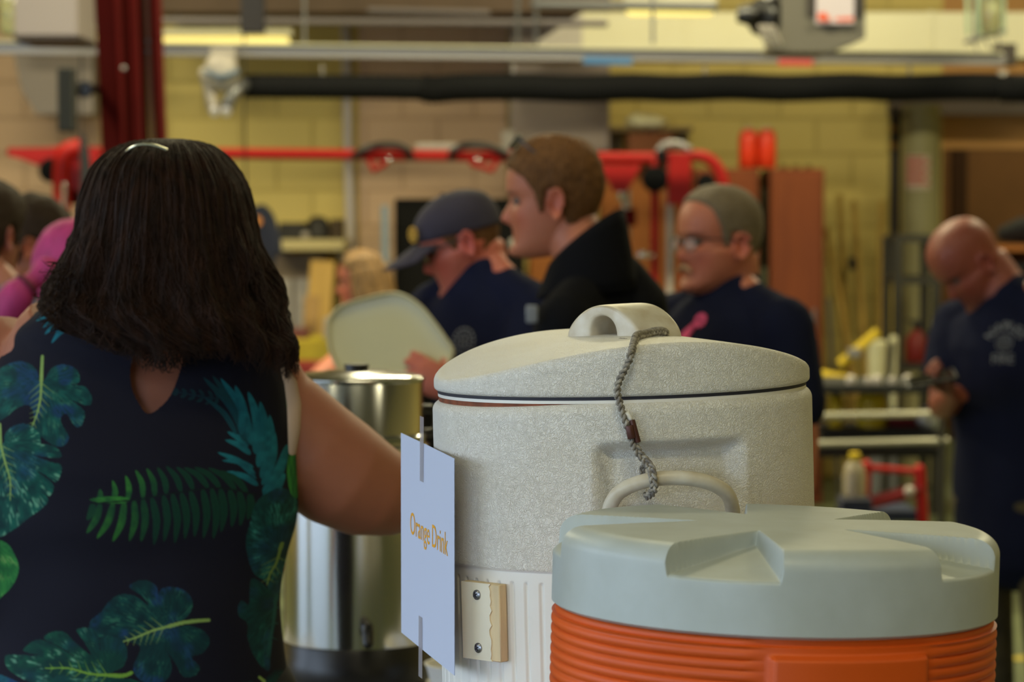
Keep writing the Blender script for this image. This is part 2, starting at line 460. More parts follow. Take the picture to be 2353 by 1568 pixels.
for nm, z0, z1, s in (('tape', 1.236, 1.304, .146), ('tape', 1.030, 1.094, .150)):
    V = [[papt(s+ds, z0+(z1-z0)*k/8, .0007) for ds in (.0, .019)] for k in range(9)]
    MB().grid(V).build(nm, m_tape, sign)

# ================================================================ orange cooler
OCX = P(1779, 800, 2.52).x-.0105; OC = Vector((OCX, 2.52, TZ+.0052)); OR_ = .1985; OH = 1.1583-TZ
ot = thing('drink_cooler', 'orange ribbed drink cooler with pale grey scalloped screw lid, nearest the camera', 'cooler', OC)
ot.rotation_euler = (0, R(1.5), 0); ot['_w'] = 0
def Ror(ph, z):
    p = (ph+PI) % (2*PI)-PI; r = np.full_like(p, OR_)
    w = sstep(R(-13), R(-6), p)*(1-sstep(R(34), R(41), p))
    if z > .03:
        q = ((OH-z)/.0092) % 1
        r -= (1-w)*.0034*(1-math.sqrt(max(0, 1-(2*q-1)**2)))
    if z > OH-.006: r -= .003
    zt = 1.147-TZ; pan = sstep(R(-6.5), R(-4.5), p)*(1-sstep(R(34), R(36), p))
    r += .008*pan*float(1-sstep(zt-.006, zt, np.array(z)))*(z > .03)-.002*w
    if z < .02: r -= .02-math.sqrt(max(0, .02**2-(z-.02)**2))
    return r
zs = list(np.linspace(0, .02, 6))+list(np.linspace(.0212, OH-.12, 70))+list(np.linspace(OH-.119, OH, 110))
mb = MB(); mb.grid(body_mesh(Ror, zs, 480), wrap=True, cap0=True, cap1=True); mb.build('body', m_orange, ot, ang=70)
mb = MB()
LT = .0765; LRo = .1985
def lid_h(r, ph):
    """height over the skirt's foot; five tapering notches open at the rim"""
    e = 1.0
    rho = .020
    base = LT-.003*(r/LRo)**2
    if r > LRo-rho: base -= rho*.85-math.sqrt(max(0, rho**2-(r-(LRo-rho))**2))*.85
    x = r*math.sin(ph); y = -r*math.cos(ph); d = 0
    for k in range(5):
        a = R(-18+72*k); ax, ay = math.sin(a), -math.cos(a)
        s = x*ax+y*ay; t = abs(-x*ay+y*ax)
        s0 = .072
        hw = (s-s0)*.42
        if s > s0-.006:
            m = float(sstep(-.0022, .0022, np.array(hw-t)))*float(sstep(s0-.003, s0+.006, np.array(s)))
            d = max(d, m*(.012+.014*min(1, max(0, (s-s0)/(LRo-s0)))))
    floor_ = LT-.003-.010-.013*min(1, max(0, (r-.072)/(LRo-.072)))
    return base, d
NP = 900; V = []
for r in list(np.linspace(.002, .066, 14))+list(np.linspace(.068, LRo-.021, 80))+list(LRo-.0195+.0195*np.sin(np.linspace(0, PI/2, 20))):
    row = []
    for j in range(NP):
        p = 2*PI*j/NP; b, d = lid_h(r, p); full = LT-.003*(r/LRo)**2
        z = min(b, full-d) if d > 0 else b
        if r > LRo-.0045 and d > 0: z = min(z, full-d-.003*(1-math.sqrt(max(0, 1-((r-(LRo-.0045))/.0045)**2))))
        row.append(cylpt(r, p, OH+z))
    V.append(row)
last = V[-1]
for k in range(1, 9): V.append([Vector((q.x, q.y, OH+.003+(q.z-OH-.003)*(1-k/8))) for q in last])
V.append([cylpt(LRo-.004, 2*PI*j/NP, OH) for j in range(NP)])
mb.grid(V, wrap=True, cap0=True, cap1=True, flip=True); mb.build('screw_lid', m_lidgrey, ot, ang=50)

# ================================================================ coffee urn
UC = P(820, 1200, 4.5); UC.z = 0
ut = thing('coffee_urn', 'tall polished steel coffee urn on black base behind the paper sign', 'urn', (UC.x, UC.y, TZ))
UL = (UC.x, UC.y, 0)
def zp(py, d=4.4): return P(0, py, d).z
b0 = .832
MB().lathe([(.1163, b0), (.1166, b0+.004), (.1163, zp(1035)), (.112, zp(1028)), (.1115, zp(1020)), (.1125, zp(1016)), (.1125, zp(1012)), (.108, zp(1008)), (.1065, zp(1003)),
            (.1065, zp(880)), (.1045, zp(875)), (.09, zp(874))], UL, 128).build('drum', m_steel, ut)
MB().lathe([(.1075, zp(884)), (.1085, zp(881)), (.1085, zp(876)), (.104, zp(872)), (.085, zp(866)), (.06, zp(864)), (.05, zp(860)), (.001, zp(858))], UL, 128).build('lid', m_steel, ut)
MB().lathe([(.018, zp(862)), (.019, zp(855)), (.0205, zp(845)), (.001, zp(844))], UL, 40).build('knob', m_black, ut)
MB().lathe([(.118, TZ+.012), (.121, TZ+.02), (.121, TZ+.045), (.1185, TZ+.05), (.1185, b0-.003), (.1165, b0)], UL, 128).build('base', m_black, ut)
for a in (0, 120, 240): MB().lathe([(.01, TZ), (.012, TZ+.013)], (UC.x+.1*math.cos(R(a)), UC.y+.1*math.sin(R(a)), 0), 12).build('foot', m_black, ut)
mb = MB(); mb.tube(catmull([(UC.x+.02, UC.y-.112, .87), (UC.x+.025, UC.y-.15, .87), (UC.x+.026, UC.y-.165, .85)], 5), .009, 12); mb.build('tap', m_black, ut)
for sg in (-1, 1):
    mb = MB(); mb.tube(catmull([(UC.x+sg*.106, UC.y+.03, 1.20), (UC.x+sg*.125, UC.y+.035, 1.195), (UC.x+sg*.125, UC.y+.035, 1.165), (UC.x+sg*.106, UC.y+.03, 1.16)], 4), .007, 10)
    mb.build('side_handle', m_black, ut)
bl = MB().lathe([(.045, TZ), (.05, TZ+.004), (.062, TZ+.05), (.066, TZ+.056), (.062, TZ+.056), (.047, TZ+.008), (.001, TZ+.007)], (P(1000, 1500, 4.42).x+.05, 4.36, 0), 48).build('bowl', m_whites)
tag(bl, 'small white bowl on the table below the paper sign', 'bowl')
# ================================================================ people: shared parts
def skin_mat(name, col, var=.06, rough=.5): return mat(name, col, rough, var=var, vs=60, bump=.0004, bs=400, attr='tint', sss=.12, spec=.4)
HZ = [0, .008, .02, .035, .05, .066, .082, .10, .118, .135, .155, .175, .195, .212, .225, .232, .235]
HF = [.062, .086, .092, .086, .084, .084, .084, .083, .080, .088, .090, .086, .076, .060, .038, .018, .0]
HBk = [.02, .005, -.012, -.035, -.052, -.066, -.078, -.088, -.095, -.099, -.100, -.097, -.089, -.073, -.050, -.028, 0]
HW = [.014, .030, .042, .051, .057, .062, .066, .070, .0725, .0745, .0765, .0765, .072, .061, .043, .025, 0]
def smooth_interp(x, X, Y):
    X = np.array(X); Y = np.array(Y); i = int(np.clip(np.searchsorted(X, x)-1, 0, len(X)-2))
    h = X[i+1]-X[i]; t = (x-X[i])/h
    m = np.gradient(Y, X); 
    return (2*t**3-3*t**2+1)*Y[i]+(t**3-2*t**2+t)*h*m[i]+(-2*t**3+3*t**2)*Y[i+1]+(t**3-t**2)*h*m[i+1]
def head_pts(nz=64, na=88, fat=1., nose=1., chin=0., jaw=0., top=1.):
    V = []
    for i in range(nz):
        z = .235*.5*(1-math.cos(PI*(i+.5)/nz)); xf = smooth_interp(z, HZ, HF); xb = smooth_interp(z, HZ, HBk); w = max(.004, smooth_interp(z, HZ, HW))
        if z < .1: w *= fat*(1+jaw*(1-z/.1)); 
        row = []
        cx = (xf+xb)/2*.35
        for j in range(na):
            a = 2*PI*j/na; c, s = math.cos(a), math.sin(a)
            ex = .82 if c > 0 else 1.
            x = cx+((xf-cx) if c > 0 else (cx-xb))*math.copysign(abs(c)**ex, c); y = w*math.copysign(abs(s)**.95, s)
            if c > 0:
                g = lambda y0, z0, sy, sz: math.exp(-((abs(y)-y0)/sy)**2-((z-z0)/sz)**2)
                nz_ = np.interp(z, [.062, .068, .074, .081, .088, .098, .110, .122, .134, .146], [0, .003, .015, .0245, .0235, .0175, .011, .006, .002, 0])*nose
                sy = np.interp(z, [.066, .08, .10, .125], [.015, .0135, .010, .008])
                x += nz_*math.exp(-(y/sy)**2)
                x += .0035*g(0, .0570, .020, .005)+.003*g(0, .0445, .018, .005)-.0018*g(0, .051, .022, .0025)-.002*g(0, .064, .012, .005)
                x += (.006+chin)*g(0, .018, .018, .012)-.003*g(0, .034, .022, .006)
                x -= .013*g(.031, .117, .014, .010); x += .004*g(.031, .1165, .009, .006); x += .005*g(.026, .136, .024, .006)
                x += .004*g(.040, .088, .016, .014); x -= .001*g(.014, .074, .004, .004)
            row.append(Vector((x, y, z if z < .14 else .14+(z-.14)*top)))
        V.append(row)
    return V
def ear_mb(mb, Mx, side, s=1.):
    c = Vector((-.008, side*.0735, .1045))
    # pinna: a tilted shell with rolled rim
    V = []
    for i in range(9):
        f = i/8; row = []
        for j in range(28):
            a = 2*PI*j/28; rx = .0175*(1-.22*max(0, -math.sin(a))); rz = .032
            x = rx*f*math.cos(a)-.006*math.sin(a)*0; z = rz*f*math.sin(a)
            out = .004+.010*f*f+(.006 if f > .85 else 0)*1-.004*math.cos(a)*f*2.2
            row.append(Mx @ (c+Vector((x-.003-z*.12, side*out, z))*s))
        V.append(row)
    V2 = [[p for p in row] for row in V]
    back = []
    for i in range(8, -1, -1):
        f = i/8; row = []
        for j in range(28):
            a = 2*PI*j/28; rx = .0175*(1-.22*max(0, -math.sin(a))); x = rx*f*.92*math.cos(a); z = .032*f*.95*math.sin(a)
            out = -.006+.013*f*f-.004*math.cos(a)*f*2.2
            row.append(Mx @ (c+Vector((x-.003-z*.12, side*out, z))*s))
        back.append(row)
    mb.grid(V2+back, wrap=True, cap0=True, cap1=True, flip=side > 0)
def hand_mb(mb, wrist, dirv, nrm, side, curl=(25, 25, 15), thumb=40, s=1., spread=5):
    """palm with four fingers and a thumb; nrm points out of the palm; side +1: thumb on the +(dir x nrm) side"""
    d = Vector(dirv).normalized(); n = Vector(nrm); n = (n-d*n.dot(d)).normalized(); l = d.cross(n).normalized()*side; w = Vector(wrist)
    mb.tube([w-d*.02*s, w, w+d*.03*s, w+d*.065*s, w+d*.088*s], [.024*s, .026*s, .034*s, .040*s, .038*s], 20, lat=l, ry=[.019*s, .018*s, .017*s, .015*s, .012*s])
    for k, (off, ln) in enumerate(((.030, .070), (.0105, .078), (-.0095, .073), (-.029, .058))):
        b = w+d*(.082-.004*abs(k-1))*s+l*off*s; q = d.copy(); pts = [b-d*.014*s, b]; a = 0
        q = (q*math.cos(R(spread*(1-k*.8)))+l*math.sin(R(spread*(1-k*.8)))).normalized()
        for seg, cu in zip((.45, .31, .24), curl):
            a += R(cu+k*2); dd = q*math.cos(a)+n*math.sin(a); pts.append(pts[-1]+dd*ln*seg*s)
        mb.tube(pts, [.0095*s, .0092*s, .0085*s, .0078*s, .0068*s], 10)
    b = w+d*.022*s+l*.026*s; t = (d*math.cos(R(thumb))+l*math.sin(R(thumb))+n*.45).normalized(); t2 = (t+d*.5+n*.2).normalized()
    mb.tube([b-t*.012*s, b, b+t*.030*s, b+t*.030*s+t2*.026*s, b+t*.030*s+t2*.048*s], [.014*s, .014*s, .0105*s, .0095*s, .008*s], 12)
class Fig: pass
def head_matrix(loc, yaw, pitch=0, roll=0, s=1.):
    return Matrix.Translation(loc) @ Matrix.Rotation(R(yaw), 4, 'Z') @ Matrix.Rotation(R(pitch), 4, 'Y') @ Matrix.Rotation(R(roll), 4, 'X') @ Matrix.Scale(s, 4) @ Matrix.Translation((0, 0, -.105))
def set_tint(o, fn):
    me = o.data; n = len(me.vertices); co = np.empty(n*3); me.vertices.foreach_get('co', co); co = co.reshape(-1, 3)
    col = fn(co); at = me.color_attributes.new('tint', 'FLOAT_COLOR', 'POINT'); buf = np.ones((n, 4)); buf[:, :3] = col; at.data.foreach_set('color', buf.ravel())
def skin_tint(base, Mx, root, blush=1., beard=0.):
    inv = np.array(Mx.inverted()); b = np.array(lin(base))
    def fn(co):
        p = np.c_[co+np.array(root), np.ones(len(co))] @ inv.T; x, y, z = p[:, 0], p[:, 1], p[:, 2]
        g = lambda x0, y0, z0, s: np.exp(-((x-x0)**2+(np.abs(y)-y0)**2+(z-z0)**2)/s**2)
        red = .5*g(.10, 0, .08, .02)+.45*g(.07, .045, .08, .028)+.7*g(-.01, .085, .105, .032)
        lip = np.exp(-((z-.051)/.0075)**2-(y/.024)**2)*(x > .075)
        brow = np.exp(-((z-.134-.05*(np.abs(y)-.02)*(np.abs(y) < .03))/.0045)**2-((np.abs(y)-.030)/.017)**2)*(x > .05)
        eye = np.exp(-((z-.117)/.0042)**2-((np.abs(y)-.031)/.013)**2)*(x > .05)
        bd = np.clip((x-.02)/.04, 0, 1)*np.exp(-((z-.025)/.03)**2)*beard
        col = np.tile(b, (len(co), 1))
        r = (red*blush)[:, None]; col = col*(1-r)+np.array([b[0]*1.05, b[1]*.62, b[2]*.6])*r
        l = (lip*.6)[:, None]; col = col*(1-l)+np.array([b[0]*.85, b[1]*.5, b[2]*.52])*l
        k = np.clip(brow*.65+eye*.7+bd, 0, .9)[:, None]; col = col*(1-k)+np.array([.035, .022, .014])*k
        return col
    return fn
def shell(Mx, fn, nz=64, na=88, **kw):
    """a shell that follows the head; fn(x,y,z)-> thickness (negative hides it inside)"""
    V = head_pts(nz, na, nose=0, **kw); C = Vector((-.005, 0, .12)); out = []
    for row in V:
        r = []
        for p in row:
            d = (p-C).normalized(); r.append(Mx @ (p+d*fn(p.x, p.y, p.z)))
        out.append(r)
    return out
def hair_fn(thick, front=.185, temple=.125, side=.085, nape=.03, tuft=.004, seed=0, recede=0.):
    def fn(x, y, z):
        lim = np.interp(x, [-.10, -.05, -.025, -.012, .004, .020, .034, .050, .075, .11], [nape, nape+.005, .06, .13, .138, side, temple, front-.02+recede*.4, front+recede, front+.006+recede])
        t = float(sstep(-.008, .008, np.array(z-lim)))
        nn = mnoise.noise(Vector((x*38+seed, y*38, z*20)))*.7+mnoise.noise(Vector((x*140, y*140+seed, z*60)))*.4
        up = 1+.25*max(0, (z-.17)/.06)
        return -.006+t*(.006+thick*up+tuft*nn)
    return fn
m_shoe = mat('black shoe leather', (20, 19, 20), .5)
def person(label, ear, ed, yaw, pitch=0, roll=0, hs=1., nearside=1, tyaw=None, neck=None, sw=.185, build=1., skin=(205, 150, 122), skinname='skin fair',
           shirt=None, shirtmat=None, pants=None, arms=(), sleeve=.62, lean=0., voxel=.006, top=1., extra=(), hair=None, hairmat=None, blush=1., beard=0., fat=1., jaw=0., nose=1., nk=.056, loc=None, slope=.055, group=None):
    """ear: pixel of the visible ear; body hangs from the head. tyaw: facing of the trunk in degrees"""
    tyaw = yaw if tyaw is None else tyaw
    E = P(ear[0], ear[1], ed); Mx0 = head_matrix(Vector((0, 0, 0)), yaw, pitch, roll, hs)
    eo = Mx0 @ Vector((-.008, .075*nearside, .1045)); Mx = Matrix.Translation(E-eo) @ Mx0
    f = Vector((math.cos(R(tyaw)), math.sin(R(tyaw)), 0)); l = Vector((-f.y, f.x, 0)); Z = Vector((0, 0, 1))
    fig = Fig(); fig.Mx = Mx; fig.f, fig.l = f, l
    nb = Mx @ Vector((-.028, 0, .065)); nbase = Vector(neck) if neck is not None else nb-f*.035-Z*.10
    fig.neck = nbase
    lv = Vector((f.x*lean, f.y*lean, 0))
    sh = nbase-Z*.055-lv*.05; ch = nbase-Z*.17-lv*.17; wa = nbase-Z*.40-lv*.4; hp = nbase-Z*.57-lv*.5; cr = nbase-Z*.66-lv*.52
    root = thing('person', label, 'person', (cr.x, cr.y, 0), group); fig.root = root
    body = MB(); body.grid([[Mx @ p for p in row] for row in head_pts(fat=fat, jaw=jaw, nose=nose, top=top)], wrap=True, cap0=True, cap1=True); fig.top = top
    for sd in (-1, 1): ear_mb(body, Mx, sd)
    body.tube([Mx @ Vector((-.012, 0, .08)), nb, nbase.lerp(nb, .45), nbase, nbase-Z*.05], [nk*.95, nk, nk*1.0, nk*1.12, nk*1.3], 28, lat=l)
    B = build
    tors = [(nbase-Z*.015, .075, .06), (sh, sw*.80, .085*B), (sh-Z*.06, sw*.93, .105*B), (ch, sw*.95, .118*B), (ch.lerp(wa, .5), .165*B, .118*B), (wa, .155*B, .118*B), (hp, .172*B, .125*B), (cr, .15*B, .11*B)]
    def torso(mb, off): mb.tube([t[0] for t in tors], [t[1]+off for t in tors], 36, lat=l, ry=[t[2]+off for t in tors])
    torso(body, 0)
    SJ = {}
    for sd in (-1, 1):
        SJ[sd] = sh+l*sd*(sw-.02)-Z*(slope-.03)
        body.tube([nbase+Z*.03+l*sd*.035, nbase.lerp(SJ[sd], .5)+Z*.012, SJ[sd]], [.035, .046, .052*B], 16)
    fig.SJ = SJ; fig.arms = {}
    for sd, el, wr, hd, hn, kw in arms:
        el, wr = Vector(el), Vector(wr); s0 = SJ[sd]
        body.tube([s0, s0.lerp(el, .3), s0.lerp(el, .7), el, el.lerp(wr, .35), el.lerp(wr, .75), wr], [.052*B, .050*B, .043*B, .039, .041, .033, .026], 18)
        hand_mb(body, wr, hd, hn, **kw)
    done = [a[0] for a in arms]
    for sd in (-1, 1):
        if sd not in done:
            s0 = SJ[sd]; el = s0+l*sd*.05-Z*.29-f*.02; wr = el-Z*.245+f*.05; arms = list(arms)+[(sd, el, wr, None, None, None)]
            body.tube([s0, s0.lerp(el, .3), s0.lerp(el, .7), el, el.lerp(wr, .35), el.lerp(wr, .75), wr], [.052*B, .050*B, .043*B, .039, .041, .033, .026], 18)
            hand_mb(body, wr, -Z+f*.15, -l*sd, side=sd)
    legs = []
    for sd in (-1, 1):
        h0 = cr+l*sd*.085+Z*.03; kn = Vector((h0.x, h0.y, .50))+l*sd*.015+f*.02; an = Vector((h0.x, h0.y, .09))+l*sd*.02-f*.02
        body.tube([h0, h0.lerp(kn, .5), kn, kn.lerp(an, .35), an], [.085*B, .072*B, .055, .055, .038], 18); legs.append((h0, kn, an))
        body.tube([an-Z*.02-f*.03, an-Z*.045+f*.06, an-Z*.06+f*.14], [.032, .034, .028], 12, lat=l)
    body.build('body', skin_mat(skinname, skin), root); bo = [c for c in COL.objects if c.parent == root][-1]
    bake(bo, voxel, 1); set_tint(bo, skin_tint(skin, Mx, root.location, blush, beard)); fig.body = bo
    if shirtmat:
        mb = MB()
        tt = [(nbase+Z*.004, nk*1.06, nk*1.02), (nbase-Z*.012, nk*1.3, nk*1.2)]+tors[1:-1]+[(cr-Z*.02, .16*B, .12*B)]
        mb.tube([t[0]-Z*.006 for t in tt], [t[1]+.012 for t in tt], 36, lat=l, ry=[t[2]+.012 for t in tt])
        for sd, el, wr, *_ in arms:
            s0 = SJ[sd]; d = (Vector(el)-s0); e1 = s0+d*min(sleeve, 1.)
            mb.tube([nbase+Z*.012+l*sd*.045, nbase.lerp(s0, .5)+Z*.014, s0], [.036, .052, .062*B], 18)
            pts = [s0, s0+d*.3, e1]; rr = [.064*B, .064*B, .062*B]
            if sleeve > 1: pts += [Vector(el).lerp(Vector(wr), .3), Vector(el).lerp(Vector(wr), .93)]; rr = [.066*B, .062*B, .052, .050, .042]
            mb.tube(pts, rr, 20)
        for ep, er_ in extra: mb.tube(ep, er_, 20)
        so = mb.build('shirt', shirtmat, root); bake(so, .009, 5); fig.shirt = so
        folds(so, .004, 9)
    mb = MB(); mb.tube([hp+Z*.03, hp, cr, cr-Z*.03], [.175*B, .185*B, .17*B, .13*B], 30, lat=l, ry=[.125*B, .135*B, .125*B, .10*B])
    for (h0, kn, an) in legs: mb.tube([h0-Z*.02, h0.lerp(kn, .5), kn, kn.lerp(an, .5), an+Z*.01], [.098*B, .085*B, .07, .064, .058], 18)
    po = mb.build('trousers', pants or mat('dark navy trousers', (28, 28, 38), .9, bump=.002, bs=20), root); bake(po, .012, 3)
    for (h0, kn, an) in legs:
        mb = MB(); b = Vector((an.x, an.y, .045)); mb.tube([b-f*.05, b+f*.05, b+f*.15-Z*.008, b+f*.19-Z*.012], [.042, .045, .045, .032], 16, lat=l, ry=[.043, .042, .034, .028]); mb.build('shoe', m_shoe, root)
    if hair:
        mb = MB(); mb.grid(shell(Mx, hair, 96, 132, top=top), wrap=True, cap0=True, cap1=True)
        fig.hair = mb.build('hair', hairmat, root, ang=180)
    return fig
def folds(o, amp, freq, seed=0):
    me = o.data; ns = [v.normal.copy() for v in me.vertices]
    for v, n in zip(me.vertices, ns):
        c = v.co; k = mnoise.noise(Vector((c.x*freq+seed, c.y*freq, c.z*freq*.6)))+.5*mnoise.noise(Vector((c.x*freq*2.3, c.y*freq*2.3+seed, c.z*freq*1.1)))
        v.co = c+n*amp*k
def eyeball(fig, col=(60, 50, 45)):
    m1 = mat('eye white', (92, 74, 66), .4); m2 = mat('iris dark', col, .2)
    for sd in (-1, 1):
        c = fig.Mx @ Vector((.0655, sd*.031, .1165)); e = MB().ell(c, (.0115,)*3, 20).build('eye', m1, fig.root)
        q = fig.Mx @ Vector((.0735, sd*.031, .1165)); MB().ell(q, (.0052,)*3, 12).build('iris', m2, e)

# ================================================================ the woman in the leafy top
m_base_skin = (162, 100, 76)
WD = 3.6
def W3(px, py, d=WD): return P(px, py, d)
wroot = thing('person', 'woman with long dark wavy hair and sleeveless navy leaf-print top, seen from behind', 'person', (W3(345, 784).x, WD, 0))
body = MB()
# torso rings: (pixel y, left px, right px, half depth, centre depth)
TR = [(684, 175, 500, .05, 3.575), (702, 112, 565, .065, 3.58), (722, 78, 605, .078, 3.585), (745, 50, 632, .090, 3.59), (790, 18, 648, .10, 3.60), (850, -15, 657, .112, 3.60), (920, -45, 668, .122, 3.60), (1000, -58, 678, .130, 3.60),
      (1080, -58, 683, .135, 3.60), (1190, -50, 685, .140, 3.61), (1280, -38, 662, .142, 3.62), (1360, -38, 648, .145, 3.62), (1480, -50, 655, .155, 3.62), (1568, -62, 668, .165, 3.62), (1700, -85, 690, .175, 3.62), (1830, -85, 690, .165, 3.62)]
TY = [t[0] for t in TR]
def ring_at(py, k): return smooth_interp(py, TY, [t[k] for t in TR])
for t in [1]:
    pts = []; rx = []; ry = []
    for (py, a, b, hd, cd_) in TR:
        pts.append(W3((a+b)/2, py, cd_)); rx.append(M((b-a)/2, WD)-.010); ry.append(hd-.010)
    body.tube(pts, rx, 40, lat=(1, 0, 0), ry=ry)
# shoulders, arms
SL = W3(35, 850, 3.60); SRt = W3(640, 960, 3.60)
body.tube([W3(240, 730, 3.61), W3(100, 810, 3.67), SL+Vector((-.012, .085, 0))], [.045, .045, .055], 20)
body.tube([SL+Vector((-.03, .06, 0)), W3(-70, 900, 3.64), W3(-110, 1100, 3.6), W3(-150, 1330, 3.58)], [.068, .075, .066, .054], 20)
body.tube([W3(-150, 1330, 3.58), W3(-120, 1480, 3.66), W3(-40, 1640, 3.80)], [.054, .048, .032], 20)
body.tube([W3(500, 750, 3.61), W3(580, 840, 3.65), W3(625, 940, 3.67)], [.045, .055, .060], 20)
body.tube([W3(600, 940, 3.67), W3(655, 985, 3.675), W3(715, 1040, 3.675), W3(775, 1085, 3.69), W3(838, 1120, 3.72), W3(885, 1135, 3.75)], [.070, .072, .0735, .0735, .0665, .0575], 36)
body.tube([W3(885, 1135, 3.75), W3(935, 1133, 3.83), W3(1000, 1128, 3.93), W3(1050, 1125, 4.02)], [.0565, .0485, .040, .028], 26)
hand_mb(body, W3(1050, 1125, 4.02), Vector((.35, .93, -.05)), Vector((-.9, .3, -.3)), side=-1, curl=(30, 35, 20))
hand_mb(body, W3(-40, 1640, 3.80), Vector((.3, .9, -.4)), Vector((.9, -.2, 0)), side=1)
# head
WHM = head_matrix(W3(372, 560, 3.59), 100, 8, 0, .96)
body.grid([[WHM @ p for p in row] for row in head_pts()], wrap=True, cap0=True, cap1=True)
for sd in (-1, 1): ear_mb(body, WHM, sd)
body.tube([WHM @ Vector((-.01, 0, .06)), W3(362, 640, 3.59), W3(352, 720, 3.60)], [.058, .060, .075], 24)
for sx in (190, 480):
    body.tube([W3(sx, 1800, 3.62), Vector((W3(sx, 1800).x*1.0, 3.64, .45)), Vector((W3(sx, 1800).x, 3.62, .08))], [.105, .062, .040], 20)
    body.tube([Vector((W3(sx, 1800).x, 3.60, .05)), Vector((W3(sx, 1800).x, 3.78, .03))], [.035, .028], 14)
o = body.build('body', skin_mat('skin woman', m_base_skin), wroot); bake(o, .006, 3); set_tint(o, skin_tint(m_base_skin, WHM, wroot.location))
# trousers and shoes
mb = MB()
for sx in (190, 480):
    x = W3(sx, 1800).x; mb.tube([Vector((x, 3.62, .86)), Vector((x, 3.64, .45)), Vector((x, 3.62, .10))], [.125, .078, .06], 20)
mb.tube([W3(300, 1620, 3.62), W3(300, 1830, 3.62)], [.20, .205], 32, lat=(1, 0, 0), ry=[.165, .16])
o = mb.build('trousers', mat('black trousers', (24, 24, 28), .9, bump=.002, bs=20), wroot); bake(o, .014, 3)
for sx in (190, 480):
    x = W3(sx, 1800).x; mb = MB(); mb.tube([(x, 3.56, .045), (x, 3.66, .05), (x, 3.80, .035)], [.042, .046, .034], 16); mb.build('shoe', m_shoe, wroot)
# ---- the printed top: a dense cloth tube with its print as vertex colours
def poly_mask(U, V_, poly):
    ins = np.zeros(U.shape, bool); n = len(poly)
    for i in range(n):
        x0, y0 = poly[i]; x1, y1 = poly[(i+1) % n]
        if y0 == y1: continue
        c = ((y0 > V_) != (y1 > V_)) & (U < (x1-x0)*(V_-y0)/(y1-y0)+x0); ins ^= c
    return ins
def cm2(poly, n=5, closed=True):
    q = [Vector((x, y, 0)) for x, y in poly]; out = []
    N = len(q)
    for i in range(N if closed else N-1):
        a, b, c, d = (q[(i-1) % N], q[i], q[(i+1) % N], q[(i+2) % N]) if closed else (q[max(i-1, 0)], q[i], q[i+1], q[min(i+2, N-1)])
        for k in range(n):
            t = k/n; p = .5*((2*b)+(c-a)*t+(2*a-5*b+4*c-d)*t*t+(3*b-a-3*c+d)*t**3); out.append((p.x, p.y))
    if not closed: out.append((q[-1].x, q[-1].y))
    return out
def seg_dist(U, V_, a, b):
    dx, dy = b[0]-a[0], b[1]-a[1]; L2 = dx*dx+dy*dy+1e-9; t = np.clip(((U-a[0])*dx+(V_-a[1])*dy)/L2, 0, 1)
    return np.hypot(U-a[0]-t*dx, V_-a[1]-t*dy), t
def c_(c): return np.array(lin(c))
NAVY = c_((16, 15, 32))
def hash_noise(U, V_, f, seed=0):
    x = U*f+seed*17.3; y = V_*f+seed*9.1; xi = np.floor(x); yi = np.floor(y); fx = x-xi; fy = y-yi
    fx = fx*fx*(3-2*fx); fy = fy*fy*(3-2*fy)
    h = lambda a, b: (np.sin(a*127.1+b*311.7+seed)*43758.5453) % 1
    return (h(xi, yi)*(1-fx)+h(xi+1, yi)*fx)*(1-fy)+(h(xi, yi+1)*(1-fx)+h(xi+1, yi+1)*fx)*fy
def line(C, U, V_, pts, w0, w1, col, amt=1.):
    n = len(pts)-1
    for i in range(n):
        d, t = seg_dist(U, V_, pts[i], pts[i+1]); w = w0+(w1-w0)*(i+t)/n
        m = np.clip(w-d+.5, 0, 1)[:, None]*amt; C[:] = C*(1-m)+col*m
def monstera(C, U, V_, poly, stem, rib, dark, mid, hi, rcol, seed, veins=7, blue=.5):
    po = cm2(poly, 4); x0 = min(p[0] for p in po)-3; x1 = max(p[0] for p in po)+3; y0 = min(p[1] for p in po)-3; y1 = max(p[1] for p in po)+3
    ix = np.where((U > x0) & (U < x1) & (V_ > y0) & (V_ < y1))[0]
    if len(ix) == 0: return
    u, v = U[ix], V_[ix]; ins = poly_mask(u, v, po); A = rib[0]
    ang = np.arctan2(v-A[1], u-A[0]); rad = np.hypot(u-A[0], v-A[1])
    n = hash_noise(ang*60, rad*.25, .35, seed); n2 = hash_noise(u, v, .05, seed+3); n3 = hash_noise(ang*220, rad*.4, .22, seed+5)
    k = np.clip(.15+.75*n*n2*1.6, 0, 1)[:, None]; col = dark*(1-k)+mid*k
    h = (np.clip((n3*n2-.42)*3.5, 0, 1)*.85)[:, None]; col = col*(1-h)+hi*h
    b = (np.clip((hash_noise(u, v, .028, seed+9)-.55)*4, 0, 1)*np.clip(n*1.3, 0, 1)*blue)[:, None]; col = col*(1-b)+c_((30, 60, 110))*b
    sub = C[ix]; sub[ins] = col[ins]; C[ix] = sub
    L = []
    q = cm2(rib, 5, False)
    for i in range(1, veins+1):
        a = q[min(len(q)-1, int(i*(len(q)-1)/(veins+1)))]; j = q[min(len(q)-1, int(i*(len(q)-1)/(veins+1))+1)]
        dx, dy = j[0]-a[0], j[1]-a[1]; l = math.hypot(dx, dy)+1e-6; dx /= l; dy /= l
        for s in (-1, 1):
            ln = 34*(1-i/(veins+3)); e = (a[0]+(dx*.75-dy*s)*ln, a[1]+(dy*.75+dx*s)*ln); L.append((a, e))
    sub = C[ix]
    for a, e in L: line(sub, u, v, [a, e], 1.3, .2, rcol, .7)
    C[ix] = sub
    line(C, U, V_, q, 3.0, 1.0, rcol); line(C, U, V_, cm2(stem, 4, False), 3.6, 4.2, rcol)
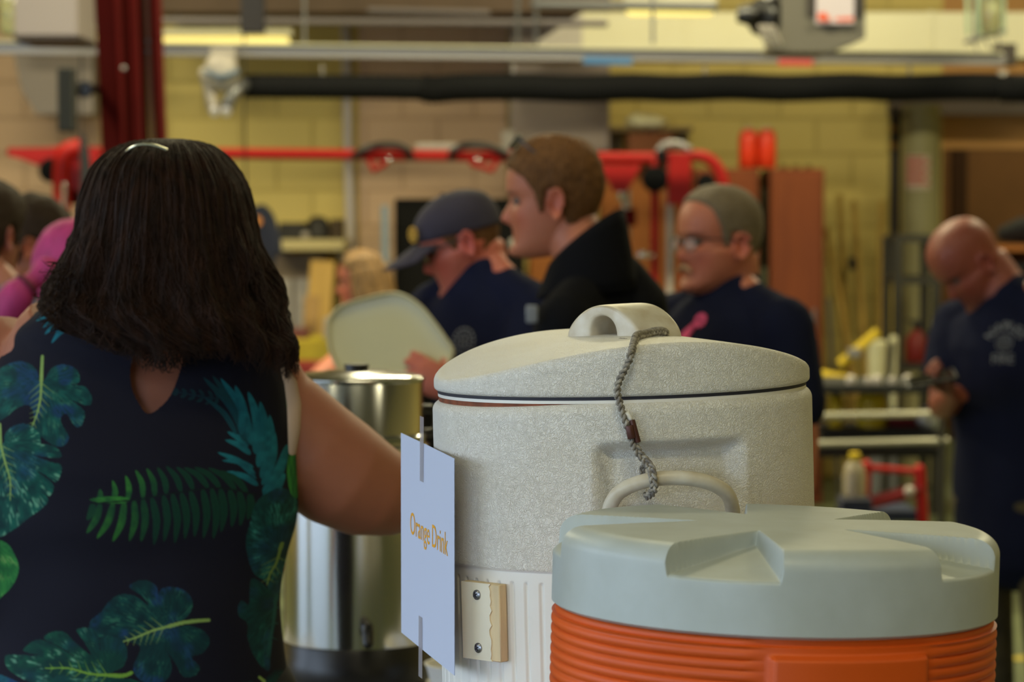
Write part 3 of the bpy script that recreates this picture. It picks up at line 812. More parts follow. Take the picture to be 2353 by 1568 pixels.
def leaflet(C, U, V_, a, b, w, col, col2, bend=0.):
    m0 = ((a[0]+b[0])/2-bend*(b[1]-a[1]), (a[1]+b[1])/2+bend*(b[0]-a[0]))
    x0, x1 = min(a[0], b[0])-w-12, max(a[0], b[0])+w+12; y0, y1 = min(a[1], b[1])-w-12, max(a[1], b[1])+w+12
    ix = np.where((U > x0) & (U < x1) & (V_ > y0) & (V_ < y1))[0]
    if len(ix) == 0: return
    u, v = U[ix], V_[ix]; D = np.full(len(ix), 99.); TT = np.zeros(len(ix)); q = cm2([a, m0, b], 5, False); n = len(q)-1
    for i in range(n):
        d, t = seg_dist(u, v, q[i], q[i+1]); s = d < D; D = np.where(s, d, D); TT = np.where(s, (i+t)/n, TT)
    wd = w*np.clip(np.sin(PI*np.clip(TT, 0, 1)**.75), 0, 1)**.7
    m = np.clip((wd-D)+.3, 0, 1)[:, None]; k = np.clip(.35+.5*TT+.5*(hash_noise(u, v, .09, 2)-.5)-D/w*.25, 0, 1)[:, None]
    C[ix] = C[ix]*(1-m)+(col*(1-k)+col2*k)*m
    m = (np.clip(.9-D, 0, 1)*.5*(D < wd))[:, None]; C[ix] = C[ix]*(1-m)+col*.4*m
def frond(C, U, V_, rach, n, l0, l1, w, col, col2, ang0=55, ang1=30, sides=(1, -1), bend=.1):
    q = cm2(rach, 12, False); N = len(q)-1
    for i in range(n):
        t = i/(n-1); k = min(N-1, int(t*N)); a = q[k]; dx, dy = q[k+1][0]-a[0], q[k+1][1]-a[1]; l = math.hypot(dx, dy)+1e-9; dx /= l; dy /= l
        ln = (l0+(l1-l0)*t)*math.sin(PI*min(1, .25+.7*t))**.4; an = R(ang0+(ang1-ang0)*t)
        for s in sides:
            c, sn = math.cos(an), math.sin(an)*s; e = (a[0]+(dx*c-dy*sn)*ln, a[1]+(dy*c+dx*sn)*ln)
            leaflet(C, U, V_, a, e, w, col, col2, bend*s)
    line(C, U, V_, q, 1.8, .8, col*1.3)
def paint(U, V_):
    C = np.tile(NAVY, (len(U), 1)); d_, m_, h_ = c_((8, 40, 48)), c_((20, 92, 84)), c_((110, 170, 140))
    TE, TE2, GD, GB = c_((12, 72, 88)), c_((30, 128, 142)), c_((12, 58, 44)), c_((62, 140, 52)); YG = c_((140, 170, 90))
    DT, DT2 = c_((14, 40, 50)), c_((20, 62, 66))
    # fronds
    for a, b in (((150, 722), (100, 735)), ((170, 712), (115, 715)), ((190, 700), (130, 704)), ((182, 726), (120, 748)), ((190, 735), (125, 763)), ((195, 745), (142, 782)), ((196, 725), (150, 772))):
        leaflet(C, U, V_, a, b, 6, TE, TE2, .12)
    for a, b in (((215, 752), (245, 776)), ((228, 756), (262, 781)), ((205, 745), (225, 775))): leaflet(C, U, V_, a, b, 5, TE*.6, TE*.9)
    frond(C, U, V_, [(520, 905), (470, 895), (420, 885)], 7, 22, 14, 4, DT, DT2*1.0)
    # teal frond rising up the right side
    q = [(616, 1130), (604, 1060), (580, 1000), (545, 960)]
    for a, b, w in (((600, 1075), (520, 1022), 6), ((596, 1060), (530, 1040), 6), ((602, 1085), (520, 1022), 5), ((590, 1030), (535, 995), 7), ((583, 1015), (540, 978), 7), ((606, 1100), (540, 1065), 7),
                    ((585, 1010), (488, 855), 9), ((575, 1000), (508, 852), 9), ((592, 1010), (525, 858), 9), ((570, 985), (556, 875), 10), ((600, 1030), (583, 890), 11), ((606, 1060), (608, 914), 12),
                    ((612, 1085), (628, 945), 11), ((614, 1100), (640, 985), 8), ((616, 1120), (664, 1015), 12), ((616, 1130), (660, 1080), 12), ((560, 985), (490, 900), 6)):
        leaflet(C, U, V_, a, b, w, TE, TE2 if b[0] > 515 else DT2, .08)
    # long green frond
    r = cm2([(600, 1120), (520, 1100), (430, 1108), (340, 1122), (245, 1130)], 14, False); N = len(r)-1
    up = [(265, 1098), (293, 1079), (322, 1068), (344, 1056), (368, 1052), (391, 1050), (410, 1048), (432, 1050), (448, 1052), (470, 1052), (500, 1055), (525, 1062)]
    dn = [(234, 1167), (232, 1196), (255, 1207), (290, 1214), (327, 1213), (352, 1215), (380, 1223), (402, 1216), (425, 1220), (447, 1212), (468, 1208), (487, 1212), (508, 1214), (525, 1200), (548, 1190), (566, 1188), (582, 1175)]
    for i, e in enumerate(up):
        a = r[min(N, int(N*(1-(i+.6)/(len(up)+.6))))]; g = max(0, 1-abs(i-2.0)/3.2); leaflet(C, U, V_, a, e, 7, GD, GD*(1-g)+GB*g, .10)
    for i, e in enumerate(dn):
        a = r[min(N, int(N*(1-(i+.2)/(len(dn)+.4))))]; g = max(0, 1-abs(i-2.6)/3.0); leaflet(C, U, V_, a, e, 8.5, GD*.95, GD*(1-g)+GB*.8*g, -.08)
    leaflet(C, U, V_, (330, 1122), (240, 1122), 8, GB, GD); line(C, U, V_, r, 1.5, 1.5, c_((8, 26, 26)))
    # vertical folded leaves on the right
    L6 = [(600, 1140), (622, 1120), (650, 1110), (672, 1125), (684, 1160), (685, 1205), (674, 1255), (662, 1290), (655, 1330), (634, 1362), (622, 1345), (612, 1320), (592, 1300), (580, 1262), (577, 1222), (588, 1180)]
    monstera(C, U, V_, L6, [(650, 1240), (646, 1252)], [(646, 1252), (636, 1285), (624, 1305), (617, 1330)], c_((6, 40, 42)), c_((20, 88, 84)), c_((60, 140, 130)), YG*.8, 4, 4, .4)
    L7 = [(586, 1310), (608, 1325), (630, 1362), (634, 1410), (628, 1450), (624, 1495), (622, 1522), (606, 1508), (588, 1475), (578, 1440), (577, 1408), (560, 1390), (558, 1370), (566, 1356), (580, 1368), (582, 1340)]
    monstera(C, U, V_, L7, [(634, 1362), (632, 1375)], [(632, 1375), (628, 1420), (618, 1490)], c_((6, 38, 42)), c_((16, 76, 74)), c_((30, 96, 84)), c_((30, 90, 90)), 6, 3, .4)
    for pl in ([(540, 1556), (560, 1541), (585, 1536), (600, 1550), (606, 1572), (540, 1575)], [(618, 1540), (634, 1530), (648, 1534), (645, 1555), (632, 1575), (616, 1575)]):
        monstera(C, U, V_, pl, [pl[0], pl[1]], [pl[1], pl[2]], d_, m_*.8, m_, d_, 8, 1, 0)
    line(C, U, V_, [(603, 1531), (613, 1542), (611, 1572)], 2.4, 3, YG)
    # green strip down the side seam
    pl = cm2([(660, 905), (672, 925), (690, 990), (700, 1060), (702, 1140), (676, 1138), (664, 1085), (668, 1020), (664, 960)], 4); ins = poly_mask(U, V_, pl)
    k = hash_noise(U, V_*.15, .3, 5)[:, None]; C[ins] = (c_((20, 96, 60))*(1-k)+c_((70, 160, 70))*k)[ins]
    # monstera leaves
    L1 = [(118, 866), (112, 845), (92, 829), (66, 824), (38, 830), (8, 845), (-22, 862), (-60, 890), (-60, 930), (-40, 962), (0, 966), (40, 947), (70, 925), (98, 918), (112, 945), (110, 968), (150, 1000), (178, 1006), (193, 986), (172, 950), (186, 935), (206, 962), (222, 958), (226, 928), (196, 905), (232, 917), (243, 908), (238, 888), (222, 874), (190, 872), (212, 866), (210, 845), (194, 832), (170, 828), (150, 834), (138, 848), (130, 864)]
    monstera(C, U, V_, L1, [(121, 812), (123, 864)], [(123, 864), (124, 900), (118, 935), (106, 966)], d_, m_, c_((60, 120, 96)), YG, 1, 7, .75)
    L2 = [(38, 1004), (40, 985), (56, 968), (84, 959), (110, 966), (126, 984), (130, 1002), (152, 1004), (172, 1014), (176, 1030), (140, 1030), (110, 1026), (150, 1040), (176, 1046), (177, 1064), (164, 1085), (140, 1070), (120, 1062), (158, 1090), (150, 1116), (132, 1108), (146, 1125), (128, 1146), (98, 1166), (66, 1190), (20, 1216), (0, 1206), (-40, 1150), (-50, 1050), (-26, 1004), (-2, 966), (12, 980), (22, 1002)]
    monstera(C, U, V_, L2, [(26, 964), (29, 1004)], [(29, 1004), (42, 1045), (54, 1085), (52, 1130)], d_, c_((18, 96, 82)), h_, YG, 2, 7, .5)
    L3 = [(-10, 1240), (16, 1224), (42, 1232), (57, 1256), (65, 1278), (60, 1302), (44, 1328), (18, 1352), (-4, 1370), (-40, 1330)]
    monstera(C, U, V_, L3, [(14, 1226), (12, 1240)], [(12, 1240), (8, 1290), (-8, 1330)], c_((20, 84, 50)), c_((60, 150, 70)), c_((150, 190, 110)), c_((14, 60, 44)), 3, 6, 0)
    L4 = [(420, 1394), (444, 1388), (460, 1368), (462, 1346), (446, 1324), (420, 1315), (396, 1318), (389, 1330), (384, 1312), (362, 1299), (340, 1301), (325, 1314), (352, 1332), (368, 1356), (340, 1334), (306, 1329), (280, 1345), (262, 1368), (236, 1392), (244, 1420), (300, 1430), (336, 1436), (350, 1450), (335, 1490), (362, 1522), (400, 1522), (418, 1500), (416, 1470), (404, 1448), (430, 1486), (444, 1511), (470, 1509), (479, 1492), (462, 1470), (486, 1462), (500, 1438), (488, 1416), (460, 1402), (430, 1402)]
    monstera(C, U, V_, L4, [(497, 1392), (450, 1393), (412, 1401)], [(412, 1401), (375, 1410), (340, 1424), (306, 1434)], c_((8, 36, 46)), c_((16, 72, 70)), c_((50, 110, 90)), YG, 5, 6, .8)
    L5 = [(288, 1498), (312, 1486), (322, 1462), (316, 1438), (296, 1424), (264, 1424), (258, 1434), (262, 1452), (254, 1416), (236, 1404), (205, 1408), (222, 1430), (240, 1460), (205, 1436), (178, 1414), (150, 1415), (130, 1430), (170, 1446), (214, 1470), (150, 1440), (112, 1434), (80, 1460), (120, 1466), (46, 1472), (33, 1484), (44, 1504), (80, 1520), (110, 1530), (150, 1560), (200, 1572), (300, 1572), (345, 1545), (360, 1526), (334, 1512), (300, 1508)]
    monstera(C, U, V_, L5, [(332, 1498), (315, 1504), (284, 1503)], [(284, 1503), (240, 1500), (190, 1490), (136, 1493)], d_, c_((18, 88, 66)), h_, c_((120, 165, 60)), 7, 7, .2)
    pl = [(-20, 1520), (20, 1518), (64, 1527), (110, 1545), (150, 1562), (150, 1590), (-20, 1590)]
    monstera(C, U, V_, pl, [(0, 1590), (5, 1595)], [(5, 1580), (100, 1570)], c_((14, 56, 76)), c_((26, 96, 112)), c_((40, 110, 120)), c_((20, 80, 90)), 9, 1, 1)
    C *= .82*(.93+.14*hash_noise(U, V_, .5, 1))[:, None]
    return C
rowsy = np.linspace(684, 1760, 560); NB = 620; NF = 60; V = []
key = cm2([(352, 792), (334, 806), (328, 840), (332, 875), (345, 905), (368, 933), (398, 915), (418, 890), (432, 855), (440, 815), (420, 792)], 5)
for py in rowsy:
    a, b, hd, cdp = (ring_at(py, k) for k in (1, 2, 3, 4)); c = W3((a+b)/2, py, cdp); w = M((b-a)/2, WD); row = []
    for j in range(NB+NF):
        if j < NB: th = -PI/2+PI*j/NB
        else: th = PI/2+PI*(j-NB)/NF
        x = w*math.sin(th); y = -hd*math.cos(th)
        z = c.z
        # drape: faint folds and the shoulder blades / spine groove
        u0 = c.x+x; n = mnoise.noise(Vector((u0*7, 3, z*16)))*.0035+mnoise.noise(Vector((u0*3+z*7, 8, z*7)))*.007
        if math.cos(th) > 0: y -= (n*2+.013)*math.cos(th)
        row.append(Vector((c.x+x, c.y+y, z)))
    V.append(row)
mb = MB(); mb.grid(V, wrap=True)
co = np.array([tuple(p) for row in V for p in row]); U = 1176.5+co[:, 0]*F/WD
pyr = np.repeat(rowsy, NB+NF); 
back = (np.tile(np.arange(NB+NF), len(rowsy)) < NB)
inkey = poly_mask(U, pyr, key) & back
armL = back & (U < np.interp(pyr, [690, 722, 745, 800, 826, 880], [60, 60, 52, 16, 0, -40])) & (pyr < 880)
cut = inkey | armL
mb.f = [q for q in mb.f if not (cut[q[0]] or cut[q[1]] or cut[q[2]] or cut[q[3]])]
m_cloth = mat('printed top cloth', (23, 22, 42), .85, attr='tint', bump=.0003, bs=900, spec=.25)
top = mb.build('printed_top', m_cloth, wroot, ang=180)
PC = paint(U, pyr); PC[~back] = NAVY
at = top.data.color_attributes.new('tint', 'FLOAT_COLOR', 'POINT'); buf = np.ones((len(U), 4)); buf[:, :3] = PC; at.data.foreach_set('color', buf.ravel())
# lingerie strap at the right armhole
mb = MB(); mb.tube([W3(655, 850, 3.50), W3(668, 880, 3.495), W3(676, 930, 3.49), W3(676, 985, 3.50), W3(672, 1040, 3.52)], [.006, .008, .009, .008, .005], 12, lat=(1, 0, 0), ry=[.004]*5)
mb.build('strap', mat('beige strap', (168, 136, 104), .8), wroot)
# ---- hair
m_hair = mat('dark brown hair', (36, 18, 8), .65, var=.5, vs=90, stretch=(1, 1, .08), bump=.0015, bs=180, spec=.18)
HL = [(318, 350, 415, .020, 3.60), (326, 310, 455, .055, 3.595), (345, 268, 497, .085, 3.59), (380, 228, 532, .108, 3.585), (420, 207, 557, .120, 3.58), (470, 192, 572, .125, 3.575), (520, 181, 580, .127, 3.57),
      (570, 166, 592, .125, 3.56), (620, 146, 606, .122, 3.55), (670, 122, 622, .12, 3.54), (710, 120, 634, .115, 3.52), (745, 165, 640, .10, 3.50), (775, 215, 648, .085, 3.485), (800, 285, 650, .06, 3.47)]
HYS = [t[0] for t in HL]
def hr(py, k): return smooth_interp(py, HYS, [t[k] for t in HL])
def hair_pt(py, th, off=0., wav=1.):
    a, b, hd, cdp = hr(py, 1), hr(py, 2), hr(py, 3), hr(py, 4); c = W3((a+b)/2, py, cdp); w = M((b-a)/2, WD)
    g = max(0, (py-430)/370)
    x0 = math.sin(th)*w
    n = mnoise.noise(Vector((th*3.1, py*.008, 1.3)))*.026*g*wav+mnoise.noise(Vector((th*6+py*.006, py*.022, 5)))*.016*g*wav+mnoise.noise(Vector((th*22, py*.004, 9)))*.0035
    r = 1+off/max(w, .05)
    return Vector((c.x+(w+n)*math.sin(th)*r, c.y-(hd+n)*math.cos(th)*r, c.z))
V = []
for py in np.linspace(319, 800, 150): V.append([hair_pt(py, 2*PI*j/200-PI) for j in range(200)])
mb = MB(); mb.grid(V, wrap=True, cap0=True, cap1=True)
hb = mb.build('hair', m_hair, wroot, ang=180)
rs = random.Random(11)
mb = MB()
def strand(pts, r):
    n = len(pts); V = []
    for i, p in enumerate(pts):
        t = (pts[min(i+1, n-1)]-pts[max(i-1, 0)]).normalized(); s = t.cross(Vector((0, -1, 0))); s = s.normalized() if s.length > .01 else Vector((1, 0, 0))
        o = t.cross(s); rr = r*(1-.75*(i/(n-1))**2)
        V.append([p+s*rr, p+o*rr, p-s*rr, p-o*rr])
    mb.grid(V, wrap=True)
bot = lambda px: np.interp(px, [60, 90, 120, 170, 210, 260, 320, 350, 372, 400, 440, 480, 520, 580, 640, 672, 690], [705, 722, 735, 760, 772, 792, 806, 826, 845, 835, 812, 806, 812, 826, 850, 868, 860])
for i in range(5200):
    th = rs.uniform(-1.75, 1.75) if rs.random() < .85 else rs.uniform(-PI, PI)
    y0 = 322+abs(rs.gauss(0, 60)) if rs.random() < .55 else rs.uniform(330, 700)
    if y0 > 720: continue
    ln = rs.uniform(120, 420); y1 = y0+ln; pts = []; ph = rs.uniform(0, 6.28); amp = rs.uniform(.1, 1.)*.10; dth = rs.gauss(0, .16); off = rs.uniform(-.001, .005)
    k = 12
    for j in range(k+1):
        t = j/k; py = y0+(y1-y0)*t; g = max(0, (py-480)/320)
        pyy = min(py, 795); tt = th*(1+(.0 if abs(th) < .1 else .02)*g)+dth*t*t+amp*g*math.sin(py*.035+ph)*1.6
        p = hair_pt(pyy, tt, off+.006*g*rs.random()*.3)
        if py > 795: p.z -= M(py-795, WD); p.y -= .004
        px = 1176.5+p.x*F/WD
        if py > bot(px)+14*math.sin(ph*3+i): break
        pts.append(p)
    if len(pts) > 4: strand(pts, rs.uniform(.0005, .0011))
# curled ends: flicks along the lower left and the long right edge
for i in range(900):
    q = rs.random()
    if q < .40:     # left flicks
        x0, y0 = rs.uniform(115, 200), rs.uniform(600, 740); a = rs.uniform(.2, 1.); p0 = W3(x0, y0, rs.uniform(3.44, 3.52)); e = W3(x0-rs.uniform(15, 48)*a, y0+rs.uniform(-8, 40), p0.y-.01)
    elif q < .72:   # ragged bottom
        x0 = rs.uniform(200, 470); y0 = bot(x0)-rs.uniform(10, 50); p0 = W3(x0, y0, rs.uniform(3.415, 3.47)); e = W3(x0+rs.gauss(8, 22), bot(x0)+rs.uniform(-6, 16), p0.y)
    else:           # right lengths
        y0 = rs.uniform(560, 800); x0 = hr(min(y0, 798), 2)-rs.uniform(2, 30); p0 = W3(x0, y0, rs.uniform(3.46, 3.56)); e = W3(x0+rs.uniform(5, 26), y0+rs.uniform(40, 90), p0.y-.01)
    m0 = (p0+e)/2+Vector((rs.gauss(0, .004), 0, rs.gauss(-.005, .004))); strand(catmull([p0, m0, e], 4), rs.uniform(.0004, .0009))
st = mb.build('hair_strands', m_hair, wroot, ang=180)
# headband
mb = MB(); mb.tube(catmull([W3(282, 356, 3.52), W3(300, 341, 3.50), W3(325, 332, 3.488), W3(355, 334, 3.482), W3(384, 344, 3.478)], 6), .0018, 8, lat=(0, -1, 0))
mb.build('headband', mat('pale metal headband', (200, 196, 170), .25, metal=.8), wroot)
# ================================================================ the other people
m_navy = mat('navy tee cloth', (24, 27, 47), .95, var=.06, vs=10, bump=.0015, bs=30, spec=.08)
m_blackjk = mat('black jacket cloth', (14, 14, 18), .9, bump=.002, bs=30, spec=.1)
m_greytee = mat('blue grey tee cloth', (72, 84, 98), .9)
m_hairbr = mat('short brown hair', (100, 66, 34), .7, var=.4, vs=260, stretch=(1, 1, .3), bump=.002, bs=420, spec=.2)
m_hairgy = mat('short grey brown hair', (112, 98, 78), .75, var=.35, vs=300, bump=.0012, bs=500, spec=.2)
m_hairdk = mat('short dark brown hair', (50, 36, 24), .7, var=.4, vs=240, bump=.002, bs=400, spec=.2)
m_blond = mat('dark blond hair', (122, 90, 48), .6, var=.4, vs=70, stretch=(1, 1, .1), bump=.003, bs=120)
m_pink = mat('magenta pink hair', (168, 40, 104), .65, var=.2, vs=60, stretch=(1, 1, .2), bump=.002, bs=120)
m_printw = mat('white shirt print', (130, 132, 136), .9)
m_lens = mat('dark lenses', (18, 20, 22), .1, spec=.8)
m_frame = mat('dark spectacle frame', (50, 42, 36), .4)
m_lensc = mat('clear lens', (235, 240, 240), .05, alpha=.12)
Z3 = Vector((0, 0, 1))
# ---- young man in the black jacket
ym = person('young man with short brown hair in a black jacket, sunglasses pushed up on his head', (1276, 468), 5.9, 176, 5, 0, 1.06, 1, tyaw=158, neck=P(1368, 655, 5.92), sw=.20, build=1.0,
            skin=(178, 108, 80), skinname='skin fair young', shirtmat=m_blackjk, sleeve=1.2, extra=[([P(1350, 600, 5.93), P(1385, 640, 5.95), P(1420, 720, 5.96)], [.055, .085, .11])], hair=hair_fn(.008, front=.180, temple=.135, side=.082, nape=.030, tuft=.006), hairmat=m_hairbr, voxel=.0045, nk=.060, slope=.05)
eyeball(ym)
ym.shirt.name = 'jacket'
mb = MB(); V = []
cc = P(1326, 608, 5.92); f, l = ym.f, ym.l
for i in range(7):
    t = i/6; row = []
    for j in range(41):
        a = -PI*.80+PI*1.6*j/40+PI     # open towards the chest
        bk = (1-math.cos(a-0))/2
        r0 = .064+.026*(1-t); h = (-.05+t*(.055+.105*bk))
        row.append(cc+f*(r0*math.cos(a)*1.1-.02-.045*t*bk*0)+l*(r0*math.sin(a)*1.05)+Z3*(h-.02*(1-bk)))
    V.append(row)
V2 = [[p+(p-cc).normalized()*.007 for p in row] for row in V]
mb.grid(V); mb.grid(V2, flip=True)
cl = mb.build('collar', m_blackjk, ym.root); sd_ = cl.modifiers.new('s', 'SOLIDIFY'); sd_.thickness = .006
def spectacles(Mx, name, root, lensm, framem, z=.117, x=.094, w=.027, h=.018, tilt=0, ear=True):
    o = []
    mb = MB()
    for sd in (-1, 1):
        ring = [Mx @ Vector((x-abs(math.cos(a)*w+sd*.033)*.12, sd*.033+w*math.cos(a)*.95, z-.004+h*math.sin(a))) for a in np.linspace(0, 2*PI, 25)]
        mb.tube(ring, .0015, 6, round_=False)
        if ear: mb.tube([Mx @ Vector((x-.010, sd*.060, z+.006)), Mx @ Vector((x-.05, sd*.073, z+.005)), Mx @ Vector((-.002, sd*.078, z+.004)), Mx @ Vector((-.02, sd*.078, z-.012))], .002, 6)
    mb.tube([Mx @ Vector((x, -.009, z)), Mx @ Vector((x+.003, 0, z+.003)), Mx @ Vector((x, .009, z))], .0015, 6)
    fo = mb.build(name, framem, root)
    for sd in (-1, 1):
        mb = MB(); n = 24; c = Mx @ Vector((x-.004, sd*.033, z-.004))
        rim = [Mx @ Vector((x-abs(math.cos(a)*w+sd*.033)*.12, sd*.033+w*math.cos(a)*.95, z-.004+h*math.sin(a))) for a in np.linspace(0, 2*PI, n, endpoint=False)]
        b = Mx.to_3x3() @ Vector((-.0012, 0, 0))
        mb.add([c]+rim+[c+b]+[q+b for q in rim], [(0, i+1, (i+1) % n+1) for i in range(n)]+[(n+1, n+2+(i+1) % n, n+2+i) for i in range(n)]); mb.build('lens', lensm, fo)
    return fo
Mg = ym.Mx @ Matrix.Translation((-.012, 0, .098)) @ Matrix.Rotation(R(-38), 4, 'Y') @ Matrix.Translation((.0, 0, .0))
Mg = ym.Mx @ Matrix.Translation((.066, 0, .240)) @ Matrix.Rotation(R(-42), 4, 'Y') @ Matrix.Translation((-.094, 0, -.117))
spectacles(Mg, 'sunglasses', ym.root, m_lens, mat('black frame', (20, 22, 24), .3))
# jacket chest marks
p = P(1222, 722, 5.70); MB().box(p, (.012, .004, .018), bev=.003).build('chest_badge', m_printw, ym.root)
# ---- man in the cap holding the lid
HL_ = (P(1020, 885, 6.02), Vector((-.75, -.25, .55)), Vector((-.3, -.75, .1)))
cm = person('man in a dark blue baseball cap and navy tee bending over the white lid', (1074, 560), 6.4, 184, 24, 0, 1.0, 1, tyaw=222, top=.80, neck=P(1108, 640, 6.47), sw=.20, build=1.1,
            skin=(184, 100, 80), skinname='skin ruddy', shirtmat=m_navy, hair=hair_fn(.004, side=.09, nape=.03), hairmat=m_hairbr, blush=1.3, fat=1.1, nk=.063, lean=.25,
            arms=[(1, P(1180, 940, 6.16), P(1052, 900, 6.095), Vector((-.86, -.02, .42)), Vector((-.1, .95, -.1)), dict(side=-1, curl=(20, 28, 18))),
                  (-1, P(930, 900, 6.35), P(880, 905, 6.28), Vector((-.3, -.1, .9)), Vector((0, -1, 0)), dict(side=1, curl=(12, 16, 12)))])
eyeball(cm)
def cap(fig, m, mbrim=None, zl=.150, back=.112, t=.012, badge=None):
    Mx = fig.Mx
    def fn(x, y, z):
        lim = np.interp(x, [-.1, .1], [back, zl]); return -.008+(t+.008)*float(sstep(-.004, .003, np.array(z-lim)))+.004*max(0, (z-.17)/.06)*float(z > lim)
    mb = MB(); mb.grid(shell(Mx, fn, 90, 90, top=fig.top), wrap=True, cap0=True, cap1=True); c = mb.build('cap', m, fig.root, ang=180)
    V = []
    for i in range(12):
        f = i/11; row = []
        for j in range(25):
            a = R(-62+124*j/24); r0 = .090; ext = .088*f*math.cos(a)**.5 if abs(a) < PI/2 else 0
            x = .012+r0*math.cos(a)+ext; y = (.078+.004*f)*math.sin(a)
            row.append(Mx @ Vector((x, y, zl-.004-f*.022-.022*(y/.08)**2*(1-.3*f))))
        V.append(row)
    mb = MB(); mb.grid(V); b = mb.build('brim', mbrim or m, c); s = b.modifiers.new('s', 'SOLIDIFY'); s.thickness = .004; s.offset = 0
    MB().ell(Mx @ Vector((-.006, 0, .14+.095*fig.top+t+.003)), (.006, .006, .003), 12).build('button', m, c)
    return c
m_cap = mat('faded navy cap cloth', (54, 49, 62), .95, var=.08, vs=20)
cpo = cap(cm, m_cap, t=.009)
# stitched yellow badge on the cap front
c0 = cm.Mx @ Vector((.090, .040, .170)); nx = (cm.Mx.to_3x3() @ Vector((.80, .52, .3))).normalized(); ux = Vector((-nx.y, nx.x, 0)).normalized(); uy = nx.cross(ux)
if uy.z < 0: uy = -uy; 
ux = uy.cross(nx)
mb = MB()
for i in range(12):
    a0 = 2*PI*i/12; a1 = a0+.40
    mb.prism([(.012*math.cos(a0), .013*math.sin(a0)), (.019*math.cos(a0), .019*math.sin(a0)), (.019*math.cos(a1), .019*math.sin(a1)), (.012*math.cos(a1), .013*math.sin(a1))], c0+nx*.006, ux, uy, .002)
mb.box(c0+nx*.007, (.009, .003, .002), Matrix((ux, uy, nx)).transposed()); mb.box(c0+nx*.007, (.003, .009, .002), Matrix((ux, uy, nx)).transposed())
mb.build('badge', mat('yellow thread', (205, 160, 60), .8), cpo, smooth=False)
spectacles(cm.Mx, 'glasses', cm.root, m_lens, m_frame)
# circular print on the chest
def ring_print(center, ux, uy, r, root, m, fire=False):
    mb = MB(); n = ux.cross(uy).normalized()
    for rr, w in ((r, .08), (r*.62, .12)):
        for i in range(18):
            a0 = 2*PI*i/18; a1 = a0+2*PI/18*.62; q = [(rr*(1-w)*math.cos(a0), rr*(1-w)*math.sin(a0)), (rr*(1+w)*math.cos(a0), rr*(1+w)*math.sin(a0)), (rr*(1+w)*math.cos(a1), rr*(1+w)*math.sin(a1)), (rr*(1-w)*math.cos(a1), rr*(1-w)*math.sin(a1))]
            mb.prism(q, center, ux, uy, .0015)
    for a in range(4):
        c, s = math.cos(a*PI/2+PI/4), math.sin(a*PI/2+PI/4); t = r*.42; mb.prism([(0, 0), (t*c-t*.35*s, t*s+t*.35*c), (t*c+t*.35*s, t*s-t*.35*c)][::-1], center, ux, uy, .0015)
    return mb.build('chest_print', m, root, smooth=False)
def cast(fig, px, py, d0=.5):
    """the point of the figure's shirt under a chest mark"""
    so = fig.shirt; off = fig.root.location; a = P(px, py, fig.neck.y-.8); b = P(px, py, fig.neck.y+.5); dg = bpy.context.evaluated_depsgraph_get()
    from mathutils.bvhtree import BVHTree
    bv = BVHTree.FromPolygons([v.co+off for v in so.data.vertices], [tuple(p.vertices) for p in so.data.polygons])
    h = bv.ray_cast(a, (b-a).normalized())
    return (h[0], h[1]) if h[0] is not None else (P(px, py, fig.neck.y-.12), Vector((0, -1, 0)))
def mark_frame(fig, px, py):
    p, n = cast(fig, px, py)
    if n.y > 0: n = -n
    n = (n+Vector((0, -.4, 0))).normalized(); ux = Vector((-n.y, n.x, 0)).normalized()
    if ux.x < 0: ux = -ux
    uy = n.cross(ux); 
    if uy.z < 0: uy = -uy
    return p+n*.006, ux, uy
def conform(fig, o, n, eps=.0025):
    """lay a print onto the cloth it belongs to"""
    from mathutils.bvhtree import BVHTree
    so = fig.shirt; off = fig.root.location
    bv = BVHTree.FromPolygons([v.co for v in so.data.vertices], [tuple(p.vertices) for p in so.data.polygons])
    for v in o.data.vertices:
        h = bv.ray_cast(v.co+n*.15, -n)
        if h[0] is not None: v.co = h[0]+n*eps
p, ux, uy = mark_frame(cm, 1065, 785); n_ = ux.cross(uy); o = ring_print(p, ux, uy, .030, cm.root, m_printw); conform(cm, o, n_)
# ---- the lid he holds
m_lidw = mat('milky white tray plastic', (196, 188, 146), .3, spec=.5, var=.03, vs=8)
LP = [(757, 800), (754, 765), (756, 735), (772, 710), (800, 694), (840, 682), (885, 671), (920, 670), (950, 682), (978, 704), (1006, 738), (1030, 772), (1050, 806), (1040, 840), (1010, 868), (980, 885), (930, 893), (870, 893), (820, 885), (790, 868), (770, 836)]
lp = cm2(LP, 5); ld = 6.13; lo = P(900, 785, ld); LX = Vector((1, -.10, 0)).normalized(); LY = Vector((0, .22, 1)).normalized()
def lpt(x, y, s, off):
    u = M((x-905)*s, ld); v = -M((y-785)*s, ld); n = LX.cross(LY).normalized(); return lo+LX*u+LY*v+n*off
mb = MB(); V = []
prof = [(.02, -.002), (.5, -.003), (.86, -.002), (.925, .0), (.94, .006), (.965, .009), (.985, .008), (1., .003), (1.0, -.008), (.985, -.008), (.93, -.005), (.5, -.008), (.02, -.007)]
for s_, of in prof: V.append([lpt(x, y, s_, of) for x, y in lp])
mb.grid(V, wrap=True, cap0=True, cap1=True, flip=True)
o = mb.build('tray_lid', m_lidw); tag(o, 'milky white plastic tray lid held upright by the man in the cap', 'lid')
